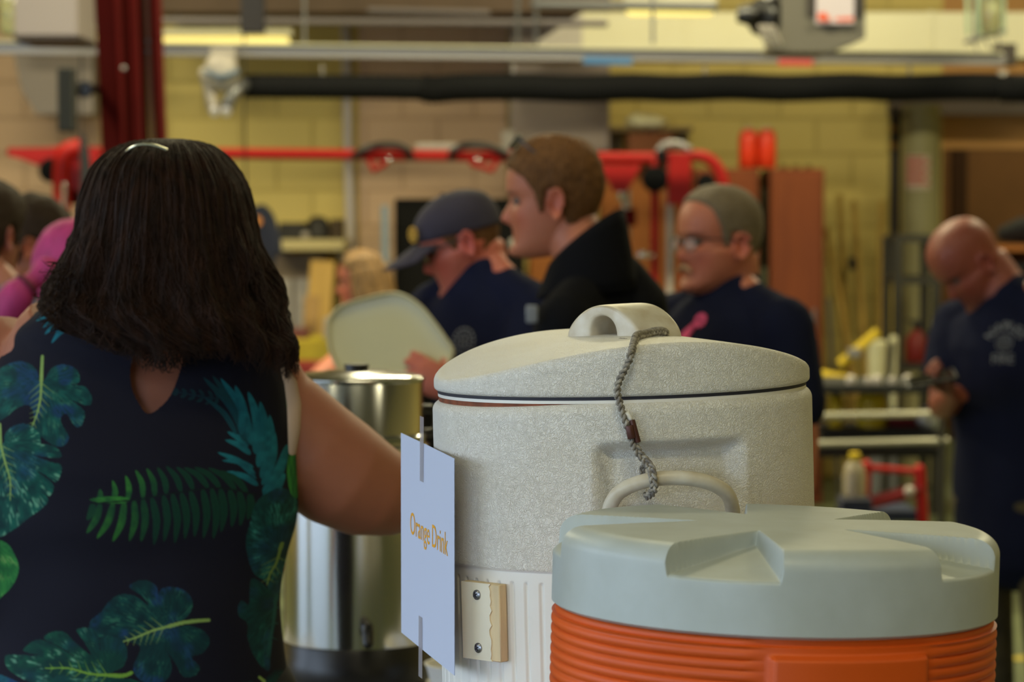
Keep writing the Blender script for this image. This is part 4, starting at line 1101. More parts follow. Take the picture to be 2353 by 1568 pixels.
# ---- older man with glasses
om = person('older man with grey crew cut, glasses and moustache in a navy tee', (1697, 566), 6.8, 206, 2, 0, 1.09, 1, tyaw=216, neck=P(1676, 672, 6.88), sw=.215, build=1.22,
            skin=(176, 104, 78), skinname='skin older', shirtmat=m_navy, hair=hair_fn(.006, front=.205, temple=.150, side=.090, nape=.035, tuft=.003, recede=.012), hairmat=m_hairgy, fat=1.14, jaw=.16, nk=.074, voxel=.0055)
eyeball(om)
spectacles(om.Mx, 'glasses', om.root, m_lensc, m_frame, w=.026, h=.015)
mb = MB(); mb.tube([om.Mx @ Vector((.088, y, .064-abs(y)*.45)) for y in (-.028, -.016, 0, .016, .028)], [.003, .0065, .006, .0065, .003], 10); mb.build('moustache', mat('sandy moustache', (158, 124, 92), .8), om.root)
p, ux, uy = mark_frame(om, 1592, 752); n_ = ux.cross(uy); mb = MB()
for i in range(9):
    a = 2*PI*i/9; mb.prism([(.022+.014*math.cos(a)+.007*math.cos(b), .016+.012*math.sin(a)+.007*math.sin(b)) for b in np.linspace(0, 2*PI, 9)[:-1]], p, ux, uy, .001)
mb.prism([(-.045, -.03), (-.005, -.03), (.018, .008), (.002, .012), (-.03, -.01)], p, ux, uy, .001)
o = mb.build('pink_emblem', mat('pink print', (220, 80, 130), .9), om.root, smooth=False); conform(om, o, n_)
# ---- bald man looking at his phone
bm_ = person('bald man in a navy fire department tee looking down at his phone', (2264, 606), 8.0, 196, 46, 0, 1.08, 1, tyaw=218, neck=P(2318, 688, 8.06), sw=.22, build=1.2,
             skin=(136, 70, 54), skinname='skin tanned', shirtmat=m_navy, blush=.7, fat=1.1, jaw=.12, beard=.5, nk=.072, lean=.1,
             pants=mat('olive camouflage trousers', (78, 68, 44), .9, col2=(40, 36, 26), vs=9, bump=.002, bs=20),
             arms=[(-1, P(2165, 935, 8.08), P(2196, 905, 7.84), Vector((-.75, -.35, .35)), Vector((.2, -.2, 1)), dict(side=-1, curl=(35, 40, 25), thumb=35))])
eyeball(bm_)
Mp = Matrix.Rotation(R(-12), 3, 'Y') @ Matrix.Rotation(R(18), 3, 'X')
ph_ = thing('mobile_phone', 'black mobile phone held by the bald man', 'phone', P(2138, 872, 7.76))
MB().box(P(2138, 872, 7.76), (.072, .036, .005), Mp, bev=.003).build('casing', m_black, ph_)
MB().box(P(2138, 872, 7.76)+Vector((.0012, 0, .0052)), (.064, .032, .0006), Mp).build('screen', m_lens, ph_)
p, ux, uy = mark_frame(bm_, 2308, 788); n_ = ux.cross(uy); o = ring_print(p, ux, uy, .024, bm_.root, m_printw); conform(bm_, o, n_)
o = text_mesh('FIRE', 'lettering', m_printw, bm_.root, p-ux*.035-uy*.058, ux, uy, .066, .026, .004); conform(bm_, o, n_)
o = text_mesh('NAPLES', 'lettering', m_printw, bm_.root, p-ux*.052+uy*.036, ux, uy, .104, .026, .004, arc=.048); conform(bm_, o, n_)
# ---- girl with fair hair
gl = person('girl with long dark blond hair and sunglasses on her head, beside the tray lid', (834, 654), 10.4, 184, 6, 0, .90, 1, tyaw=190, neck=P(838, 752, 10.45), sw=.15, build=.8,
            skin=(184, 108, 84), skinname='skin girl', shirtmat=mat('dark tee cloth', (34, 34, 46), .9), hair=hair_fn(.012, front=.195, temple=.17, side=.16, nape=0, tuft=.002), hairmat=m_blond, nk=.045,
            arms=[(1, P(770, 835, 10.2), P(700, 900, 10.05), Vector((-.6, -.2, -.3)), Vector((0, 0, -1)), dict(side=-1))])
eyeball(gl)
mb = MB()
for i in range(46):
    a = R(70+200*i/45); t = random.uniform(-.01, .01); c, s = math.cos(a), math.sin(a)
    pts = [gl.Mx @ Vector((-.01+.09*c+t, .075*s, .165)), gl.Mx @ Vector((-.014+.102*c+t, .088*s, .10)), gl.Mx @ Vector((-.018+.110*c, .095*s+t, .03)), gl.Mx @ Vector((-.02+.115*c+t, .10*s, -.03)), gl.Mx @ Vector((-.02+.108*c+t, .095*s, -.085+t*2))]
    mb.tube(catmull(pts, 4), [.016]*13+[.013, .010, .007, .003], 8)
mb.build('long_hair', m_blond, gl.root)
Mg = gl.Mx @ Matrix.Translation((.070, 0, .226)) @ Matrix.Rotation(R(-55), 4, 'Y') @ Matrix.Translation((-.094, 0, -.117))
spectacles(Mg, 'sunglasses', gl.root, m_lens, mat('black frame', (20, 22, 24), .3), ear=False)
# ---- two men at the left edge
la = person('dark-haired man in a grey blue tee at the far left edge', (20, 550), 6.5, 62, 4, 0, 1.0, -1, tyaw=60, neck=P(-30, 665, 6.5), sw=.18, skin=(160, 100, 80), skinname='skin left man',
            shirtmat=m_greytee, hair=hair_fn(.010, side=.08, temple=.13, nape=.03, tuft=.005), hairmat=m_hairdk)
lb = person('brown-haired man partly hidden behind the pink hair', (66, 572), 7.2, 12, 14, 0, 1.0, -1, tyaw=20, neck=P(35, 690, 7.25), sw=.18, skin=(168, 106, 82), skinname='skin left man fair',
            shirtmat=mat('slate tee cloth', (60, 66, 80), .9), hair=hair_fn(.012, side=.08, temple=.13, nape=.03, tuft=.006, seed=4), hairmat=m_hairdk)
pk = person('person with bright pink hair tied back, left of the dark-haired woman', (178, 664), 5.8, 8, 12, 0, 1.0, -1, tyaw=20, neck=P(125, 770, 5.85), sw=.16, build=.85, skin=(140, 72, 60), skinname='skin pink haired',
            shirtmat=mat('maroon tee cloth', (90, 30, 44), .9), hair=hair_fn(.014, front=.19, temple=.15, side=.12, nape=.05, tuft=.003), hairmat=m_pink)
mb = MB(); mb.tube(catmull([P(105, 628, 5.74), P(72, 648, 5.72), P(50, 668, 5.71), P(24, 705, 5.71), P(2, 755, 5.72), P(-8, 830, 5.74)], 6), [.034, .030, .026, .024, .021, .019, .019, .019, .022, .024, .026, .028, .031, .033, .034, .035, .036, .036, .036, .036, .035, .034, .033, .032, .031, .03, .027, .022, .016, .01, .006], 18)
mb.build('ponytail', m_pink, pk.root)
mb = MB(); mb.lathe([(.024, -.006), (.031, -.004), (.031, .004), (.024, .006)], P(62, 658, 5.715), 20, ax=(P(50, 668, 5.71)-P(72, 648, 5.72)).normalized()); mb.build('hair_tie', mat('dark red tie', (90, 20, 40), .7), pk.root)

# ================================================================ the setting
def block_mat(name, col, mort, s=1.):
    m = bpy.data.materials.new(name); m.use_nodes = True; nt = m.node_tree; N = nt.nodes; L = nt.links; b = N['Principled BSDF']; b.inputs['Roughness'].default_value = .6
    tc = N.new('ShaderNodeTexCoord'); sp = N.new('ShaderNodeSeparateXYZ'); cb = N.new('ShaderNodeCombineXYZ'); L.new(tc.outputs['Object'], sp.inputs[0])
    ad = N.new('ShaderNodeMath'); ad.operation = 'ADD'; L.new(sp.outputs['X'], ad.inputs[0]); L.new(sp.outputs['Y'], ad.inputs[1])
    L.new(ad.outputs[0], cb.inputs['X']); L.new(sp.outputs['Z'], cb.inputs['Y'])
    br = N.new('ShaderNodeTexBrick'); br.inputs['Scale'].default_value = 1; br.inputs['Brick Width'].default_value = .406; br.inputs['Row Height'].default_value = .203
    br.inputs['Mortar Size'].default_value = .009; br.inputs['Mortar Smooth'].default_value = .4; br.inputs['Color1'].default_value = (*lin(col), 1); br.inputs['Color2'].default_value = (*[x*.93 for x in lin(col)], 1)
    br.inputs['Mortar'].default_value = (*lin(mort), 1); L.new(cb.outputs[0], br.inputs['Vector']); L.new(br.outputs['Color'], b.inputs['Base Color'])
    bp = N.new('ShaderNodeBump'); bp.inputs['Distance'].default_value = .006; bp.invert = True; L.new(br.outputs['Fac'], bp.inputs['Height']); L.new(bp.outputs['Normal'], b.inputs['Normal'])
    return m
m_wall = block_mat('cream block wall', (214, 192, 112), (194, 172, 96)); m_wallp = block_mat('tan block pier', (206, 172, 140), (186, 152, 122))
m_ceil = mat('pale ceiling deck', (170, 165, 150), .8, var=.05, vs=3)
m_floor = mat('green grey painted floor', (96, 104, 72), .45, col2=(84, 92, 66), vs=2.5)
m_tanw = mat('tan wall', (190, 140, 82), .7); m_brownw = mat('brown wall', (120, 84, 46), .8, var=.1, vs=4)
YB = 16.0
XL, XR = -6.5, 7.5
xo0 = P(2163, 500, YB).x
def wall(name, c, h, m): return struct(MB().box(c, h).build(name, m, smooth=False))
wall('floor', ((XL+XR)/2, 7.5, -.05), ((XR-XL)/2+.2, 12.2, .05), m_floor)
wall('ceiling', ((XL+XR)/2, 7.5, 4.25), ((XR-XL)/2+.2, 12.2, .05), m_ceil)
wall('wall_back', ((XL+xo0)/2, YB+.1, 2.1), ((xo0-XL)/2, .1, 2.1), m_wall)
zl = P(2200, 342, YB).z
wall('wall_above_opening', ((xo0+XR)/2, YB+.1, (zl+4.2)/2), ((XR-xo0)/2, .1, (4.2-zl)/2), m_tanw)
wall('wall_end', ((xo0+XR)/2, 19.6, 2.1), ((XR-xo0)/2+.1, .1, 2.1), m_brownw)
wall('wall_recess', (xo0-.1, 17.9, 2.1), (.1, 1.7, 2.1), m_brownw)
wall('wall_right', (XR+.1, 7.5, 2.1), (.1, 12.2, 2.1), m_wall)
wall('wall_front', ((-1.2+XR)/2, -4.6, 2.1), ((XR+1.2)/2, .1, 2.1), m_wall)
wall('wall_front_header', ((XL-1.2)/2, -4.6, 3.8), ((-1.2-XL)/2, .1, .4), m_wall)
# left wall with the open bay doors
wall('wall_left', (XL-.1, 11.0, 2.1), (.1, 5.2, 2.1), m_wall)
wall('wall_left_front', (XL-.1, -3.6, 2.1), (.1, 1.0, 2.1), m_wall)
wall('wall_left_header', (XL-.1, 2.6, 3.9), (.1, 5.2, .3), m_wall)
wall('wall_left_pier', (XL-.1, 3.1, 1.8), (.1, .35, 1.8), m_wall)
wall('ground', (XL-4, -4, -.06), (24, 30, .04), mat('outdoor concrete apron', (150, 150, 146), .9, var=.08, vs=1))
# floor line
ln = wall('trim_1', (P(2300, 1530, 9.5).x, P(2300, 1530, 9.5).y, .001), (3.2, .05, .0015), mat('yellow floor paint', (170, 150, 50), .6))
# pier / wall patch and panel pieces on the back wall
x0, x1 = P(826, 300, YB).x, P(1165, 300, YB).x
wall('trim_2', ((x0+x1)/2, YB-.03, 2.1), ((x1-x0)/2, .03, 2.1), m_wallp)
x0, x1 = P(-300, 300, YB).x, P(232, 300, YB).x
wall('trim_3', ((x0+x1)/2, YB-.03, 2.1), ((x1-x0)/2, .03, 2.1), m_wallp)
# soffit above
z0 = P(600, 58, YB).z; x0, x1 = P(362, 50, 15).x, P(1400, 50, 15).x
wall('trim_4', ((x0+x1)/2, 15.45, z0+.2), ((x1-x0)/2, .55, .2), mat('dark brown deck', (96, 78, 64), .8, var=.12, vs=4))
zg = P(2200, 240, 15.9).z; wall('trim_5', ((P(2045, 0, 15.9).x+XR)/2, 15.9, zg), ((XR-P(2045, 0, 15.9).x)/2, .09, M(24, 15.9)), mat('grey steel lintel', (92, 80, 72), .6))

# ================================================================ background things
m_red = mat('red painted steel', (166, 15, 9), .5, spec=.3); m_maroon = mat('dark red painted steel', (76, 7, 6), .9, spec=.15, var=.08, vs=6)
m_alu = mat('aluminium rail', (150, 146, 146), .45, metal=.5); m_chrome = mat('chrome', (220, 220, 225), .12, metal=1)
m_hose = mat('black rubber hose', (13, 13, 15), .8, spec=.2); m_galv = mat('galvanised duct', (176, 168, 160), .55, metal=.15, var=.04, vs=3)
m_duct = mat('pale painted duct', (214, 208, 178), .6, var=.03, vs=2)
m_lamp = mat('fluorescent tube glow', (255, 245, 180), .5, emit=(255, 232, 130), estr=1.0)
m_locker = mat('stained wood locker', (122, 58, 20), .8, col2=(106, 47, 14), vs=4, stretch=(3, 3, .5)); m_lockero = mat('amber wood locker', (160, 94, 34), .75, col2=(158, 92, 34), vs=4, stretch=(3, 3, .5))
m_yel = mat('yellow plastic', (210, 178, 30), .5); m_yelw = mat('yellow wood pole', (176, 142, 62), .6, var=.15, vs=9)
m_bucket = mat('white bucket', (190, 186, 150), .5); m_redp = mat('red orange jug plastic', (222, 58, 22), .4, var=.06, vs=20)
def at(px, py, d): return P(px, py, d)
def pbox(px0, py0, px1, py1, d, depth, m, name, parent=None, bev=.004, mb=None):
    a, b = P(px0, py0, d), P(px1, py1, d); c = Vector(((a.x+b.x)/2, d+depth/2, (a.z+b.z)/2)); h = (abs(b.x-a.x)/2, depth/2, abs(a.z-b.z)/2)
    q = (mb or MB()).box(c, h, bev=bev)
    return q if mb is not None else q.build(name, m, parent, ang=30)
# ---- ceiling lights (out of frame and in frame)
def tube_light(px0, px1, py, d, label, n=3):
    a, b = P(px0, py, d), P(px1, py, d); c = (a+b)/2; hl = (b.x-a.x)/2
    t = thing('ceiling_light', label, 'light', (c.x, c.y, c.z), 'fluorescent lights'); MB().box((c.x, c.y, c.z+.045), (hl+.03, .07, .02), bev=.005).build('housing', m_duct, t)
    k = max(1, n)
    for i in range(k):
        xa = a.x+2*hl*i/k+.01; xb = a.x+2*hl*(i+1)/k-.01; mb = MB(); mb.tube([(xa, c.y, c.z), (xb, c.y, c.z)], .024, 14); mb.build('tube', m_lamp, t)
    for sx in (-.7, .7): MB().tube([(c.x+hl*sx, c.y, c.z+.06), (c.x+hl*sx, c.y, 4.2)], .006, 8, round_=False).build('hanger', m_grey, t)
tube_light(366, 660, 96, 15.0, 'long glowing fluorescent light right of the red column', 3)
tube_light(60, 214, 84, 15.0, 'glowing fluorescent light left of the red column', 1)
tube_light(1446, 1632, 26, 13.6, 'bright fluorescent light at the top beside the grey heater', 2)
# ---- red column
col = thing('steel_column', 'tall dark red steel column rising behind the dark-haired woman', 'column', (P(290, 0, 11).x, 11, 0))
lnx = -.03
def leanbox(px0, px1, d, dep, m, name):
    a0, a1 = P(px0, 0, d), P(px1, 0, d); b0, b1 = P(px0+ (px0-215)*-.02+17, 330, d), P(px1+12, 330, d); mb = MB(); z1 = 4.2
    k = lambda A, B, z: A.x+(B.x-A.x)*(z-A.z)/(B.z-A.z)
    v = [];
    for z in (0, z1):
        for (A, B) in ((a0, b0), (a1, b1)):
            for y in (d, d+dep): v.append((k(A, B, z) if z else k(A, B, 0), y, z))
    mb.add(v, [(0, 1, 3, 2), (4, 6, 7, 5), (0, 4, 5, 1), (2, 3, 7, 6), (0, 2, 6, 4), (1, 5, 7, 3)]); mb.build(name, m, col, smooth=False)
leanbox(217, 268, 10.9, .02, m_maroon, 'flange_plate'); leanbox(262, 274, 10.84, .08, m_maroon, 'rib'); leanbox(274, 300, 11.0, .02, m_maroon, 'web_plate')
leanbox(296, 312, 10.86, .10, m_red if False else m_maroon, 'rib'); leanbox(312, 330, 11.02, .02, m_maroon, 'web_plate'); leanbox(331, 341, 10.98, .02, mat('brass conduit', (150, 100, 70), .5), 'conduit'); leanbox(341, 352, 11.02, .02, m_maroon, 'web_plate'); leanbox(350, 362, 10.9, .14, m_maroon, 'edge_flange')
for py, px in ((95, 340), (118, 340), (157, 284)): MB().ell(P(px, py, 10.82 if px == 284 else 10.95), (.010, .006, .010), 12).build('bolt', m_alu, col)
# black speaker box clamped to the column
sb = thing('speaker_box', 'slim black box clamped to the left of the red column', 'speaker', P(152, 230, 10.7))
pbox(131, 156, 167, 302, 10.6, .12, mat('black box paint', (30, 31, 30), .7), 'cabinet', sb)
mb = MB(); mb.tube([P(165, 205, 10.68), P(218, 205, 10.9)], .022, 10); mb.build('bracket', m_black, sb)
MB().lathe([(.03, -.03), (.035, 0), (.03, .03)], P(193, 206, 10.75), 20, ax=(0, -1, 0)).build('clamp_knob', m_black, sb)
# strap
mb = MB(); mb.tube([P(186, 121, 12.42), P(187, 300, 12.4), P(190, 318, 12.4), P(194, 350, 12.4), P(197, 400, 12.4), P(194, 470, 12.4)], [.004, .004, .014, .022, .024, .022], 10); o = mb.build('webbing_strap', mat('charcoal webbing', (40, 40, 46), .8)); tag(o, 'dark strap hanging from the rail left of the red column', 'strap')
# ---- cable crossover machine
D = 13.3
cx = thing('cable_machine', 'wide red cable exercise machine with a high crossbar and black pull-up grips', 'exercise machine', (P(860, 0, D).x, D, 0))
mb = MB(); mb.tube([P(120, 350, D), P(500, 353, D), P(900, 357, D), P(1200, 361, D), P(1560, 364, D)], .026, 16, round_=False); mb.build('crossbar', m_red, cx)
for a, b in ((815, 1), (1165, -1)):
    mb = MB(); mb.tube(catmull([P(a, 357, D-.03), P(a+b*40, 338, D-.06), P(a+b*90, 334, D-.06), P(a+b*120, 345, D-.05), P(a+b*128, 362, D-.03)], 6), .018, 12); mb.build('pull_up_grip', m_black, cx)
pbox(955, 330, 1050, 343, D, .03, m_galv, 'top_plate', cx)
for a, b in ((850, 1), (1120, -1)):
    mb = MB(); mb.tube([P(a+(0 if b > 0 else 20), 372, D-.03), P(a+(8 if b > 0 else 12), 392, D-.05), P(a+b*35+(0 if b > 0 else 0), 376, D-.04)], .014, 10); mb.build('grip_bracket', m_red, cx)
    MB().ell(P(895 if b > 0 else 1098, 366, D-.06), (.014,)*3, 12).build('end_bolt', m_chrome, cx)
# left station
mb = MB(); mb.prism([(0, 0), (0, .035), (.42, .04), (.42, -.20), (.30, -.16), (.18, -.06), (.06, -.015)], P(22, 358, D-.06), (1, 0, 0), (0, 0, 1), .05); mb.build('gusset', m_red, cx, smooth=False)
MB().ell(P(24, 350, D-.05), (.02, .03, .022), 12).build('end_cap', m_black, cx)
def pulley(px, py, r, d):
    MB().lathe([(r*.2, -.02), (r*.95, -.02), (r, -.012), (r*.9, 0), (r, .012), (r*.95, .02), (r*.2, .02)], P(px, py, d), 32, ax=(0, 1, 0)).build('pulley', m_hose, cx)
pulley(118, 392, .058, D-.10); pulley(1505, 412, .062, D-.06); pulley(1622, 420, .045, D)
mb = MB(); mb.tube(catmull([P(178, 340, D-.12), P(150, 352, D-.12), P(142, 395, D-.12), P(142, 470, D-.12)], 6)+[Vector((P(142, 470, D-.12).x, D-.12, .05))], .042, 16); mb.build('upright', m_red, cx)
for px in (147,): MB().tube([P(px, 425, D-.18), Vector((P(px, 425, D-.18).x, D-.18, .08))], .012, 10).build('guide_rod', m_chrome, cx)
pbox(158, 400, 180, 470, D-.1, .05, m_maroon, 'weight_shroud', cx)
MB().box((P(150, 400, D).x, D-.1, .03), (.22, .35, .03), bev=.01).build('base', m_red, cx); MB().box((P(1545, 400, D).x, D-.1, .03), (.22, .35, .03), bev=.01).build('base', m_red, cx)
# right station
for px, w_, m, nm in ((1505, .020, m_red, 'upright'), (1540, .018, m_galv, 'guide_rod'), (1575, .026, m_red, 'upright')):
    MB().tube([P(px, 372, D-.02), Vector((P(px, 372, D).x, D-.02, .05))], w_, 14).build(nm, m, cx)
pbox(1535, 350, 1588, 470, D-.08, .06, m_red, 'pulley_housing', cx); pbox(1510, 345, 1532, 372, D-.1, .08, m_hose, 'top_bracket', cx)
mb = MB(); mb.tube(catmull([P(1515, 345, D-.05), P(1530, 332, D-.05), P(1560, 332, D-.05), P(1582, 342, D-.05)], 5), .018, 10); mb.build('top_cover', m_alu, cx)
mb = MB(); mb.tube(catmull([P(1580, 360, D), P(1615, 360, D), P(1645, 380, D), P(1662, 420, D), P(1664, 470, D)], 6)+[Vector((P(1664, 500, D).x, D, .05))], .028, 14); mb.build('bent_frame_tube', m_red, cx)
for a in (1420,):
    mb = MB(); mb.prism([(-.10, .0), (.10, .0), (.03, -.13), (-.03, -.13)], P(a+5, 378, D-.04), (1, 0, 0), (0, 0, 1), .04); mb.build('gusset', m_red, cx, smooth=False)
    MB().tube([P(1426, 420, D-.06), P(1428, 455, D-.06)], .018, 12).build('spring_clip', m_chrome, cx); MB().tube([P(1438, 440, D-.03), P(1440, 480, D-.03)], .02, 12).build('rod_sleeve', m_galv, cx)
    pbox(1412, 480, 1462, 520, D-.05, .08, m_maroon, 'weight_carriage', cx); MB().ell(P(1428, 540, D-.08), (.022,)*3, 14).build('ball_knob', m_chrome, cx); MB().tube([P(1438, 520, D-.02), Vector((P(1438, 560, D).x, D-.02, .05))], .022, 12).build('guide_rod', m_alu, cx)
MB().tube([P(1470, 585, D-.05), P(1496, 587, D-.05)], .017, 12).build('lock_pin', m_chrome, cx)
# ---- exhaust extraction rail, hose and nozzle
rl = thing('exhaust_rail', 'long grey overhead rail with blue and red stickers crossing the room', 'rail', P(1200, 135, 12.4))
V = []
def railseg(p0, p1, h, m, name, y0=12.37, dy=.09):
    a0, a1 = P(p0[0], p0[1], 12.4), P(p1[0], p1[1], 12.4); b = M(h, 12.4)
    v = [];
    for q in (a0, a1):
        for z in (-b/2, b/2):
            for y in (y0, y0+dy): v.append((q.x, y, q.z+z))
    return MB().add(v, [(0, 1, 3, 2), (4, 6, 7, 5), (0, 4, 5, 1), (2, 3, 7, 6), (0, 2, 6, 4), (1, 5, 7, 3)]).build(name, m, rl, smooth=False)
railseg((-200, 108), (2308, 137), 26, m_alu, 'rail'); railseg((-200, 94), (2300, 122), 4, m_duct, 'lit_top_edge', 12.34, .15)  # pale strip paints the rail's top edge as lit by the tubes
railseg((1340, 139), (1452, 141), 17, mat('blue sticker', (60, 110, 160), .6), 'blue_sticker', 12.364, .01); railseg((1787, 144), (1866, 145), 14, mat('red sticker', (190, 60, 60), .6), 'red_sticker', 12.364, .01)
for px in (-150, 700, 1500, 2240): MB().tube([P(px, 100, 12.43), Vector((P(px, 100, 12.43).x, 12.43, 4.2))], .007, 8, round_=False).build('hanger_rod', m_grey, rl)
hs_ = thing('exhaust_hose', 'black ribbed exhaust hose hanging level under the overhead rail', 'hose', P(1400, 200, 12.4))
def ribtube(pts, r, pitch, amp, name, m, parent, n=28):
    pts = catmull(pts, 60); V = []; L = 0
    for i, p in enumerate(pts):
        if i: L += (p-pts[i-1]).length
        t = (pts[min(i+1, len(pts)-1)]-pts[max(i-1, 0)]).normalized(); s = t.cross(Vector((0, 0, 1))).normalized(); o = s.cross(t); rr = r+amp*math.sin(2*PI*L/pitch)
        V.append([p+(s*math.cos(2*PI*j/n)+o*math.sin(2*PI*j/n))*rr for j in range(n)])
    mb = MB(); mb.grid(V, wrap=True, cap0=True, cap1=True); return mb.build(name, m, parent, ang=70)
ribtube([P(560, 198, 12.4), P(700, 199, 12.4), P(850, 200, 12.4), P(985, 203, 12.4)],   .053, .03, .0012, 'smooth_hose', m_hose, hs_)
ribtube([P(970, 202, 12.4), P(1000, 206, 12.4), P(1060, 201, 12.4), P(1200, 200, 12.4), P(1330, 204, 12.4), P(1450, 200, 12.4), P(1560, 203, 12.4), P(1680, 199, 12.4), P(1800, 203, 12.4), P(1950, 199, 12.4), P(2060, 203, 12.4), P(2200, 199, 12.4), P(2310, 200, 12.4)], .0605, .021, .0035, 'ribbed_hose', m_hose, hs_)
ribtube([P(2300, 202, 12.38), P(2400, 204, 12.3), P(2560, 206, 12.2)], .062, .022, .003, 'ribbed_hose', m_hose, hs_)
MB().lathe([(.064, -.02), (.070, -.012), (.070, .012), (.064, .02)], P(2303, 198, 12.4), 28, ax=(1, 0, 0)).build('hose_clamp', m_galv, hs_)
for px in (740, 1180, 1620, 2090): MB().tube([P(px, 152, 12.4), P(px, 178, 12.4)], .006, 8).build('hose_tie', m_alu, hs_)
nz_ = thing('exhaust_nozzle', 'grey nozzle fitting with two round chrome ends at the left end of the hose', 'nozzle', P(505, 190, 12.3))
pbox(482, 110, 540, 158, 12.28, .10, m_galv, 'mount_box', nz_); mb = MB()
mb.tube(catmull([P(470, 168, 12.3), P(478, 195, 12.3), P(484, 225, 12.3), P(491, 250, 12.3)], 4), .026, 14); mb.build('outlet_pipe', m_galv, nz_)
mb = MB(); mb.tube(catmull([P(560, 195, 12.36), P(545, 205, 12.3), P(528, 228, 12.28), P(520, 250, 12.28)], 4), .030, 14); mb.build('outlet_pipe', m_grey, nz_)
mb = MB(); mb.tube([P(508, 150, 12.3), P(508, 185, 12.3)], .072, 18, lat=(1, 0, 0), ry=[.05, .05]); mb.build('funnel', m_galv, nz_)
m_blue = mat('blue enamel', (90, 108, 130), .5); mb = MB(); mb.tube(catmull([P(474, 165, 12.24), P(508, 176, 12.22), P(545, 165, 12.24)], 5), .012, 10); mb.build('rim_band', m_blue, nz_)
for px in (493, 520): MB().lathe([(.020, -.012), (.022, 0), (.018, .010), (.001, .014)], P(px, 257, 12.24), 20, ax=(0, -.9, -.3)).build('chrome_end', mat('bright chrome end', (240, 235, 240), .3, metal=.6), nz_)
# ---- hanging cord, black pulley block and the navy jacket
cdp = 12.9
hc = thing('pull_cord', 'thin black cord hanging from a small black block above the woman', 'cord', P(560, 30, cdp))
MB().tube([P(561, 60, cdp), P(562, 300, cdp), P(566, 482, cdp)], .004, 8).build('rope', m_black, hc); pbox(552, -60, 606, 75, cdp-.05, .1, mat('charcoal housing', (42, 38, 46), .6), 'block', hc)
m_nj = mat('navy uniform cloth', (34, 38, 58), .9, bump=.002, bs=20)
jk = thing('uniform_jacket', 'navy jacket with a round orange patch hanging by the shelf', 'jacket', P(596, 550, 12.95))
mb = MB(); mb.tube(catmull([P(548, 488, 12.98), P(592, 505, 12.96), P(606, 560, 12.96), P(602, 605, 12.96), P(596, 640, 12.96)], 5), [.05]*4+[.075]*5+[.082]*4+[.06]*4+[.04]*4, 18, lat=(1, 0, 0), ry=[.04]*21); mb.build('sleeve', m_nj, jk)
mb = MB(); mb.tube([P(530, 500, 13.02), P(520, 620, 13.02), P(515, 765, 13.02)], [.10, .15, .15], 20, lat=(1, 0, 0), ry=[.05, .06, .06]); mb.build('jacket_body', m_nj, jk)
MB().lathe([(.026, 0), (.026, .004), (.001, .005)], P(589, 509, 12.872), 20, ax=(0, -1, .2)).build('shoulder_patch', mat('orange patch', (190, 120, 50), .8), jk)
# ---- wall conduit
o = MB().tube([P(794, 70, 15.9), P(796, 120, 15.9), P(799, 300, 15.9), P(806, 560, 15.9), P(806, 1090, 15.9)], .026, 14).build('wall_conduit', mat('white conduit', (196, 188, 190), .5)); tag(o, 'white vertical pipe on the back wall right of the gear shelf', 'pipe')
# ---- shelf with gear
sf = thing('wall_shelf', 'cream shelf on the back wall carrying dark gear', 'shelf', P(705, 565, 15.6))
pbox(628, 551, 792, 576, 15.2, .75, mat('cream shelf board', (196, 180, 130), .6), 'board', sf)
for px in (650, 770): pbox(px-4, 576, px+4, 584, 15.5, .45, m_grey, 'bracket', sf)
m_gear = mat('black gear', (34, 30, 26), .6, var=.3, vs=12)
def blob(pts, r, name, m, label, cat, group=None):
    o = MB().tube(pts, r, 14).build(name, m); tag(o, label, cat, group); return o
o = pbox(640, 512, 700, 551, 15.35, .3, m_gear, 'equipment_case'); tag(o, 'low black equipment case at the left end of the cream shelf', 'case')
o = MB().lathe([(.075, 0), (.08, .012), (.07, .03), (.068, .06), (.055, .10), (.03, .12), (.001, .125)], P(731, 549, 15.42), 32).build('fire_helmet', m_gear); tag(o, 'dark rounded helmet in the middle of the cream shelf', 'helmet')
o = pbox(758, 504, 786, 551, 15.35, .25, mat('brown pouch', (60, 44, 22), .7), 'tool_pouch'); tag(o, 'brown pouch at the right end of the cream shelf', 'pouch')
o = MB().ell(P(702, 541, 15.3), (.022, .022, .022), 16).build('metal_cup', m_galv); o = tag(o, 'small shiny round lamp in front of the black case on the shelf', 'lamp')
# ---- workbench clutter under the shelf
cb = thing('storage_cabinet', 'low grey cabinet under the cream shelf', 'cabinet', (P(690, 900, 15.3).x, 15.3, 0))
pbox(600, 585, 745, 800, 15.45, .5, mat('grey brown cabinet', (128, 112, 90), .6, col2=(108, 90, 78), vs=3), 'carcass', cb); pbox(610, 640, 672, 795, 15.42, .03, m_galv, 'door', cb); pbox(676, 640, 738, 795, 15.42, .03, m_galv, 'door', cb)
a, b = P(600, 800, 15.45), P(745, 800, 15.45); MB().box(((a.x+b.x)/2, 15.7, a.z/2), ((b.x-a.x)/2-.03, .22, a.z/2)).build('plinth', m_grey, cb)
def plank(px0, py0, px1, w, d, m, name, label, cat, d0=None):
    a = P(px0, py0, d); x1 = P(px1, 500, d0 or d-.3).x; b = Vector((x1, (d0 or d-.3), .02)); dr = (b-a).normalized(); s = Vector((1, 0, 0)); s = (s-dr*s.dot(dr)).normalized(); o_ = dr.cross(s)
    Mx = Matrix((s, o_, dr)).transposed(); o = MB().box((a+b)/2, (w, .012, (b-a).length/2), Mx, bev=.003).build(name, m); tag(o, label, cat); return o
plank(742, 600, 700, .065, 15.0, mat('yellow plank', (190, 150, 70), .6, var=.1, vs=5, stretch=(1, 1, .2)), 'wooden_plank', 'yellow wooden plank leaning under the shelf left of the girl', 'plank')
